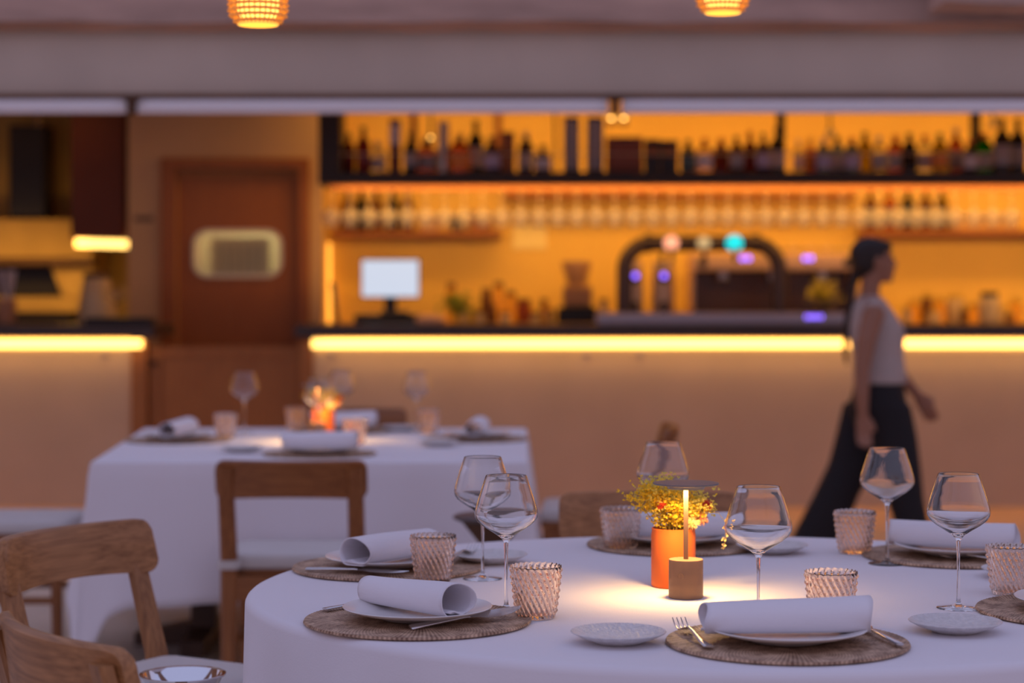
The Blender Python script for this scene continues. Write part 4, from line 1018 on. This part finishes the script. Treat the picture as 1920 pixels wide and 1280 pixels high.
for k in range(9):
    o = cup0 if k == 0 else cup0.copy()
    if k: C.objects.link(o)
    o.location = (X(1300+k*31, 13.3), 13.28, Z(476, 13.35)+.0015)
    o['label'] = 'pale cup in the row on top of the espresso machine'

# beer tap arch and drip tray
YA = 12.72; ZC = Z(609, YS)+.001
o = thing('drip_tray', 'long steel drip tray under the tap arch', 'tray', (X(1352, 12.4), 12.44, ZC))
tw = (X(1590, 12.4)-X(1122, 12.4))/2
obj('pan', MB().box((-tw, -.12, 0), (tw, .10, .070)), pmat('tray_steel', (.42, .38, .42), .4, .7), o, smooth=0, bevel=.006)
for k in range(5): obj('light_dot', MB().ball((X(1513+k*7, 12.3)-X(1352, 12.4), -.121, .045), (.008, .004, .014)), M['purple'], o)
t = thing('tap_arch', 'dark arched beer tap pipe standing on the bar counter', 'beer tap', (X(1316, YA), YA, ZC))
ax = lambda p: X(p, YA)-X(1316, YA); az = lambda p: Z(p, YA)-ZC
pts = [(ax(1171), 0, 0), (ax(1171), 0, az(505))]
for k in range(1, 9): a = PI-PI/2*k/8; pts.append((ax(1222)+(ax(1222)-ax(1171))*math.cos(a), 0, az(505)+(az(456)-az(505))*math.sin(a)))
for k in range(0, 9): a = PI/2-PI/2*k/8; pts.append((ax(1410)+(ax(1461)-ax(1410))*math.cos(a), 0, az(505)+(az(456)-az(505))*math.sin(a)))
pts.append((ax(1461), 0, 0))
pipe = pmat('gunmetal_pipe', (.055, .035, .038), .3, .4)
obj('pipe', MB().tube(pts, .050, 20), pipe, t)
for px in (1171, 1461): obj('flange', MB().cyl((ax(px), 0, 0), .07, .02, 24), pipe, t)
for px in (1216, 1418): obj('clamp', MB().tube([(ax(px)-.02, 0, az(456)), (ax(px)+.02, 0, az(456))], .060, 20), pipe, t)
for px, m, r in ((1257, emat('white_red_badge', (.85, .45, .36), .75), .046), (1318, emat('green_badge', (.42, .42, .30), .45), .042), (1375, M['teal'], .052)):
    tp = obj('tap', MB().tube([(ax(px), -.03, az(462)), (ax(px), -.11, az(470)), (ax(px), -.11, az(492))], .013, 10), pipe, t)
    obj('badge', MB().lathe([(0, 0), (r*.9, 0), (r, .004), (r, .012), (r*.9, .016), (0, .017)], 28, M=Matrix.Translation((ax(px), -.056, az(456))) @ Matrix.Rotation(PI/2, 4, 'X')), m, tp)
t = thing('hanging_tap', 'dark vertical tap handle under the arch, left side', 'tap handle', (X(1241, YA), YA-.0, ZC+az(462)-.13))
obj('handle', MB().tube([(0, 0, 0), (0, 0, .088)], [.010, .014], 10), M['black'], t)

# ------------------------------------------------------------------ kitchen counter objects
ZK = ZC
t = thing('glass_jug', 'ribbed pale jug with dark lid on the kitchen counter', 'jug', (X(180, 12.6), 12.62, ZK))
obj('body', MB().lathe([(0, 0), (.11, 0), (.12, .03), (.085, .26), (.075, .28), (0, .281)], 32), pmat('ribbed_jug', (.60, .42, .22), .35), t)
obj('lid', MB().cyl((0, 0, .282), .08, .035, 24), M['darkbrown'], t)
put(wg, X(222, 12.5), 12.45, ZK, 'wine glass standing on the kitchen counter beside jug')
t = thing('serving_tray', 'flat black tray with raised rim on the kitchen counter end', 'tray', (X(226, 12.35), 12.34, ZK))
obj('tray', MB().box((-.20, -.10, 0), (.20, .10, .042)), M['black'], t, smooth=0, bevel=.01)
t = thing('utensil_pot', 'pot of pale utensils at the left picture edge', 'pot', (X(10, 12.6), 12.62, ZK))
obj('pot', MB().lathe([(0, 0), (.055, 0), (.065, .15), (.060, .15), (.05, .01), (0, .01)], 24), pmat('clay_pot', (.45, .22, .12), .6), t)
for k in range(5):
    a = k*1.3; obj('utensil', MB().tube([(0, 0, .02), (math.cos(a)*.035, math.sin(a)*.035, .2), (math.cos(a)*.05, math.sin(a)*.05, .33)], [.006, .006, .016], 8), pmat('utensil%d' % k, (.55, .50, .58), .4), t)

# ================================================================== PENDANTS
def pendant(px, ybot, wpx, Y, lab):
    r = wpx/2/FPX*Y; z0 = Z(ybot, Y)
    t = thing('pendant_lamp', lab, 'lamp', (X(px, Y), Y, z0), 0, 'glowing woven pendant lamps')
    H = .18; n = 12; q_ = r/.088
    prof = lambda u: r*(.70+.30*math.sin(min(1, u/.16)*PI/2)) if u < .16 else (r*(1-.25*max(0, (u-.75)/.25)**2))
    obj('diffuser', MB().lathe([(0, .010), (r*.55, .008), (r*.72, .03), (r*.78, H*.8), (0, H*.85)], 32), M['bulb'], t)
    wv = MB(); rows = 15; ns = 32
    for j in range(rows):
        u = .035+.93*j/(rows-1); rr = prof(u); z = H*u
        wv.tube([((rr+.0045*q_*math.cos(PI*k/4+PI*j))*math.cos(2*PI*k/(4*ns)), (rr+.0045*q_*math.cos(PI*k/4+PI*j))*math.sin(2*PI*k/(4*ns)), z) for k in range(4*ns+1)], .0050*q_, 6)
    o = obj('weave', wv, M['wicker'], t)
    vs = MB()
    for k in range(ns):
        a = 2*PI*k/ns
        vs.tube([(prof(u)*math.cos(a), prof(u)*math.sin(a), H*u) for u in [i/10 for i in range(11)]], .0022*q_, 5)
    obj('weave', vs, M['wicker'], t)
    obj('rim', MB().lathe([(r*.66, -.002), (r*.72, -.002), (r*.74, .010), (r*.66, .010)], 40, closed=True), emat('rim_glow_%d' % px, (1, .52, .08), 1.0), t)
    obj('cord', MB().tube([(0, 0, H*.85), (0, 0, 2.955-z0)], .004, 8), M['black'], t)
    l = bpy.data.lights.new('pendant_glow', 'POINT'); l.energy = 2; l.color = (1, .55, .18); l.shadow_soft_size = .02
pendant(484, 46, 106, 4.45, 'glowing woven pendant lamp at top left of the picture')
pendant(1355, 24, 94, 4.9, 'glowing woven pendant lamp at top right of centre')

# ================================================================== THE WOMAN
def evaluated(o):
    dg = bpy.context.evaluated_depsgraph_get(); return bpy.data.meshes.new_from_object(o.evaluated_get(dg))
def remeshed(name, mb, mat, parent, vox=.007, smooth=6, fac=.5):
    o = obj('tmp', mb, mat); r = o.modifiers.new('r', 'REMESH'); r.mode = 'VOXEL'; r.voxel_size = vox
    s = o.modifiers.new('s', 'SMOOTH'); s.iterations = smooth; s.factor = fac
    bpy.context.view_layer.update(); me = evaluated(o); bpy.data.objects.remove(o)
    me.name = name; return obj(name, me, mat, parent, smooth=180)
def limb(mb, pts, rad):
    pts = [Vector(p) for p in pts]; P_ = []; R_ = []
    for i in range(len(pts)-1):
        for q in range(6): u = q/6; P_.append(pts[i].lerp(pts[i+1], u)); R_.append(rad[i]*(1-u)+rad[i+1]*u)
    P_.append(pts[-1]); R_.append(rad[-1]); mb.tube(P_, R_, 14)
    for p, r in zip(pts, rad): mb.ball(p, r, 14, 10)
def hand(mb, wrist, dirv, palm_n, side):
    d_ = Vector(dirv).normalized(); n = Vector(palm_n).normalized(); s = d_.cross(n).normalized()*side
    W_ = Vector(wrist); pc = W_+d_*.045
    for q in range(4):
        c = pc+s*(-.026+.0173*q)*.9; limb(mb, [W_+d_*.005+s*(-.012+.008*q), c, c+d_*.035], [.017, .014, .0115])
    for q, L in enumerate((.058, .070, .075, .066)):
        b = pc+d_*.035+s*(-.030+.020*q); cu = n*(-.012)
        limb(mb, [b, b+d_*L*.45+cu*.5, b+d_*L*.75+cu*1.2, b+d_*L+cu*2.4], [.0090, .0084, .0076, .0066])
    b = W_+d_*.02+s*.026; limb(mb, [b, b+d_*.028+s*.020-n*.006, b+d_*.056+s*.022-n*.014], [.012, .0098, .0078])
wy = 10.0
wn = thing('person', 'woman in pale sleeveless top and wide black trousers walking right past the bar', 'person', (1.78, wy, 0))
O = Vector((1.78, wy, 0))
def L3(x, y, z): return (x-1.78, y, z)
skin = pmat('skin', (.33, .15, .09), .5); hairm = pmat('dark_hair', (.018, .009, .007), .5, var=.3, scale=40, stretch=(1, 1, .2))
topm = pmat('pale_knit_top', (.46, .38, .35), .9, var=.05, scale=20, bump=.3, bscale=120); trm = pmat('black_trousers', (.012, .010, .013), .8)
HC = Vector((.008, 0, 1.468))
bd = MB()
bd.ball(HC+Vector((-.012, 0, .018)), (.094, .074, .092), 24, 18)
bd.ball(HC+Vector((.030, 0, -.022)), (.063, .060, .078), 20, 16)
bd.ball(HC+Vector((.040, 0, -.070)), (.048, .045, .042), 20, 14)
bd.ball(HC+Vector((.072, 0, -.096)), (.020, .022, .018), 14, 10)
limb(bd, [HC+Vector((.082, 0, .012)), HC+Vector((.102, 0, -.022)), HC+Vector((.090, 0, -.034))], [.010, .0115, .012])
bd.ball(HC+Vector((.087, 0, -.056)), (.014, .021, .008)); bd.ball(HC+Vector((.085, 0, -.068)), (.013, .019, .008))
for s in (-1, 1):
    bd.ball(HC+Vector((.004, s*.076, -.008)), (.016, .008, .028)); bd.ball(HC+Vector((.055, s*.035, -.03)), (.025, .022, .025))
limb(bd, [HC+Vector((-.012, 0, -.06)), L3(1.768, 0, 1.32), L3(1.762, 0, 1.25)], [.052, .047, .060])
limb(bd, [L3(1.755, -.13, 1.235), L3(1.765, 0, 1.245), L3(1.755, .13, 1.235)], [.045, .058, .045])
for z, xx, rx, ry in ((1.17, 1.785, .095, .145), (1.08, 1.80, .10, .135), (.98, 1.80, .085, .12), (.88, 1.80, .085, .115), (.80, 1.80, .09, .12)):
    bd.ball(L3(xx, 0, z), (rx, ry, .09), 20, 12)
# near arm (right), hanging slightly behind; far arm swinging forward
limb(bd, [L3(1.755, -.165, 1.205), L3(1.715, -.195, 1.08), L3(1.692, -.205, .945), L3(1.690, -.205, .83), L3(1.697, -.20, .722)], [.054, .047, .038, .036, .025])
hand(bd, L3(1.697, -.20, .715), (.05, 0, -1), (0, 1, 0), 1)
limb(bd, [L3(1.765, .165, 1.205), L3(1.83, .19, 1.075), L3(1.895, .20, .955), L3(1.968, .195, .872), L3(2.036, .185, .795)], [.052, .044, .037, .034, .024])
hand(bd, L3(2.040, .185, .790), (.55, 0, -.83), (-.1, -1, 0), -1)
limb(bd, [L3(1.82, -.075, .78), L3(1.90, -.085, .44), L3(1.955, -.085, .10)], [.062, .050, .036])
limb(bd, [L3(1.79, .075, .78), L3(1.68, .085, .45), L3(1.50, .085, .16)], [.062, .050, .036])
limb(bd, [L3(1.955, -.085, .06), L3(2.10, -.085, .028)], [.034, .022]); limb(bd, [L3(1.48, .085, .12), L3(1.57, .085, .028)], [.034, .022])
remeshed('body', bd, skin, wn, .0062, 3, .4)
hr = MB()
hr.ball(HC+Vector((-.026, 0, .026)), (.098, .083, .090), 28, 20); hr.ball(HC+Vector((-.048, 0, -.010)), (.068, .078, .075), 24, 16)
hr.ball(HC+Vector((.022, 0, .062)), (.066, .066, .040), 20, 14)
limb(hr, [HC+Vector((-.075, 0, -.035)), L3(1.678, 0, 1.345), L3(1.668, .0, 1.25), L3(1.650, 0, 1.14), L3(1.645, 0, 1.03), L3(1.650, 0, .955)], [.034, .022, .018, .018, .015, .008])
remeshed('hair', hr, hairm, wn, .007, 4)
for s in (-1, 1):
    ey = obj('eye', MB().ball(HC+Vector((.079, s*.030, .004)), (.0095, .0115, .0080), 14, 10), pmat('eye_dark%d' % s, (.05, .03, .03), .2), wn)
    obj('eyebrow', MB().tube([HC+Vector((.078, s*.046, .020)), HC+Vector((.088, s*.032, .026)), HC+Vector((.089, s*.014, .022))], .0035, 6), hairm, wn)
lp_ = MB(); lp_.ball(HC+Vector((.0955, 0, -.057)), (.007, .018, .0045)); lp_.ball(HC+Vector((.0935, 0, -.065)), (.007, .016, .005))
obj('lips', lp_, pmat('lips', (.35, .09, .07), .4), wn)
def esec(cx, cy, rx, ry, z, n=36, p=2.3):
    r = []
    for k in range(n):
        a = 2*PI*k/n; c, s = math.cos(a), math.sin(a)
        r.append((cx+rx*math.copysign(abs(c)**(2/p), c), cy+ry*math.copysign(abs(s)**(2/p), s), z))
    return r
tp_ = MB(); q = lambda x: x-1.78
tp_.loft([esec(q(1.815), 0, .128, .158, .862), esec(q(1.812), 0, .126, .155, .93), esec(q(1.806), 0, .122, .150, 1.0), esec(q(1.800), 0, .134, .152, 1.08), esec(q(1.797), 0, .136, .152, 1.13),
          esec(q(1.785), 0, .118, .150, 1.18), esec(q(1.772), 0, .098, .145, 1.225), esec(q(1.768), 0, .078, .120, 1.26), esec(q(1.766), 0, .056, .068, 1.288)])
limb(tp_, [L3(1.757, -.152, 1.228), L3(1.765, 0, 1.245), L3(1.757, .152, 1.228)], [.048, .060, .048])
remeshed('blouse', tp_, topm, wn, .008, 5)
tr = MB()
tr.loft([esec(q(1.81), 0, .112, .145, .895), esec(q(1.81), 0, .125, .160, .82), esec(q(1.805), 0, .145, .170, .74), esec(q(1.81), 0, .12, .15, .66)])
tr.loft([esec(q(1.835), -.085, .115, .085, .76), esec(q(1.87), -.085, .112, .082, .60), esec(q(1.90), -.088, .098, .085, .46), esec(q(1.922), -.09, .090, .088, .30), esec(q(1.962), -.09, .082, .09, .15), esec(q(1.985), -.09, .085, .09, .045)])
tr.loft([esec(q(1.78), .085, .13, .085, .76), esec(q(1.745), .085, .128, .082, .62), esec(q(1.695), .088, .118, .085, .46), esec(q(1.615), .09, .112, .088, .30), esec(q(1.545), .09, .122, .09, .15), esec(q(1.505), .09, .130, .09, .055)])
remeshed('trousers', tr, trm, wn, .009, 6)
for s, (x0, y0) in ((1, (2.02, -.085)), (-1, (1.53, .085))):
    obj('shoe', MB().loft([esec(q(x0)+.0, y0, .13, .046, .0), esec(q(x0), y0, .132, .047, .02), esec(q(x0)-.02, y0, .11, .042, .05), esec(q(x0)-.06, y0, .05, .036, .09)]), M['black'], wn, smooth=60)
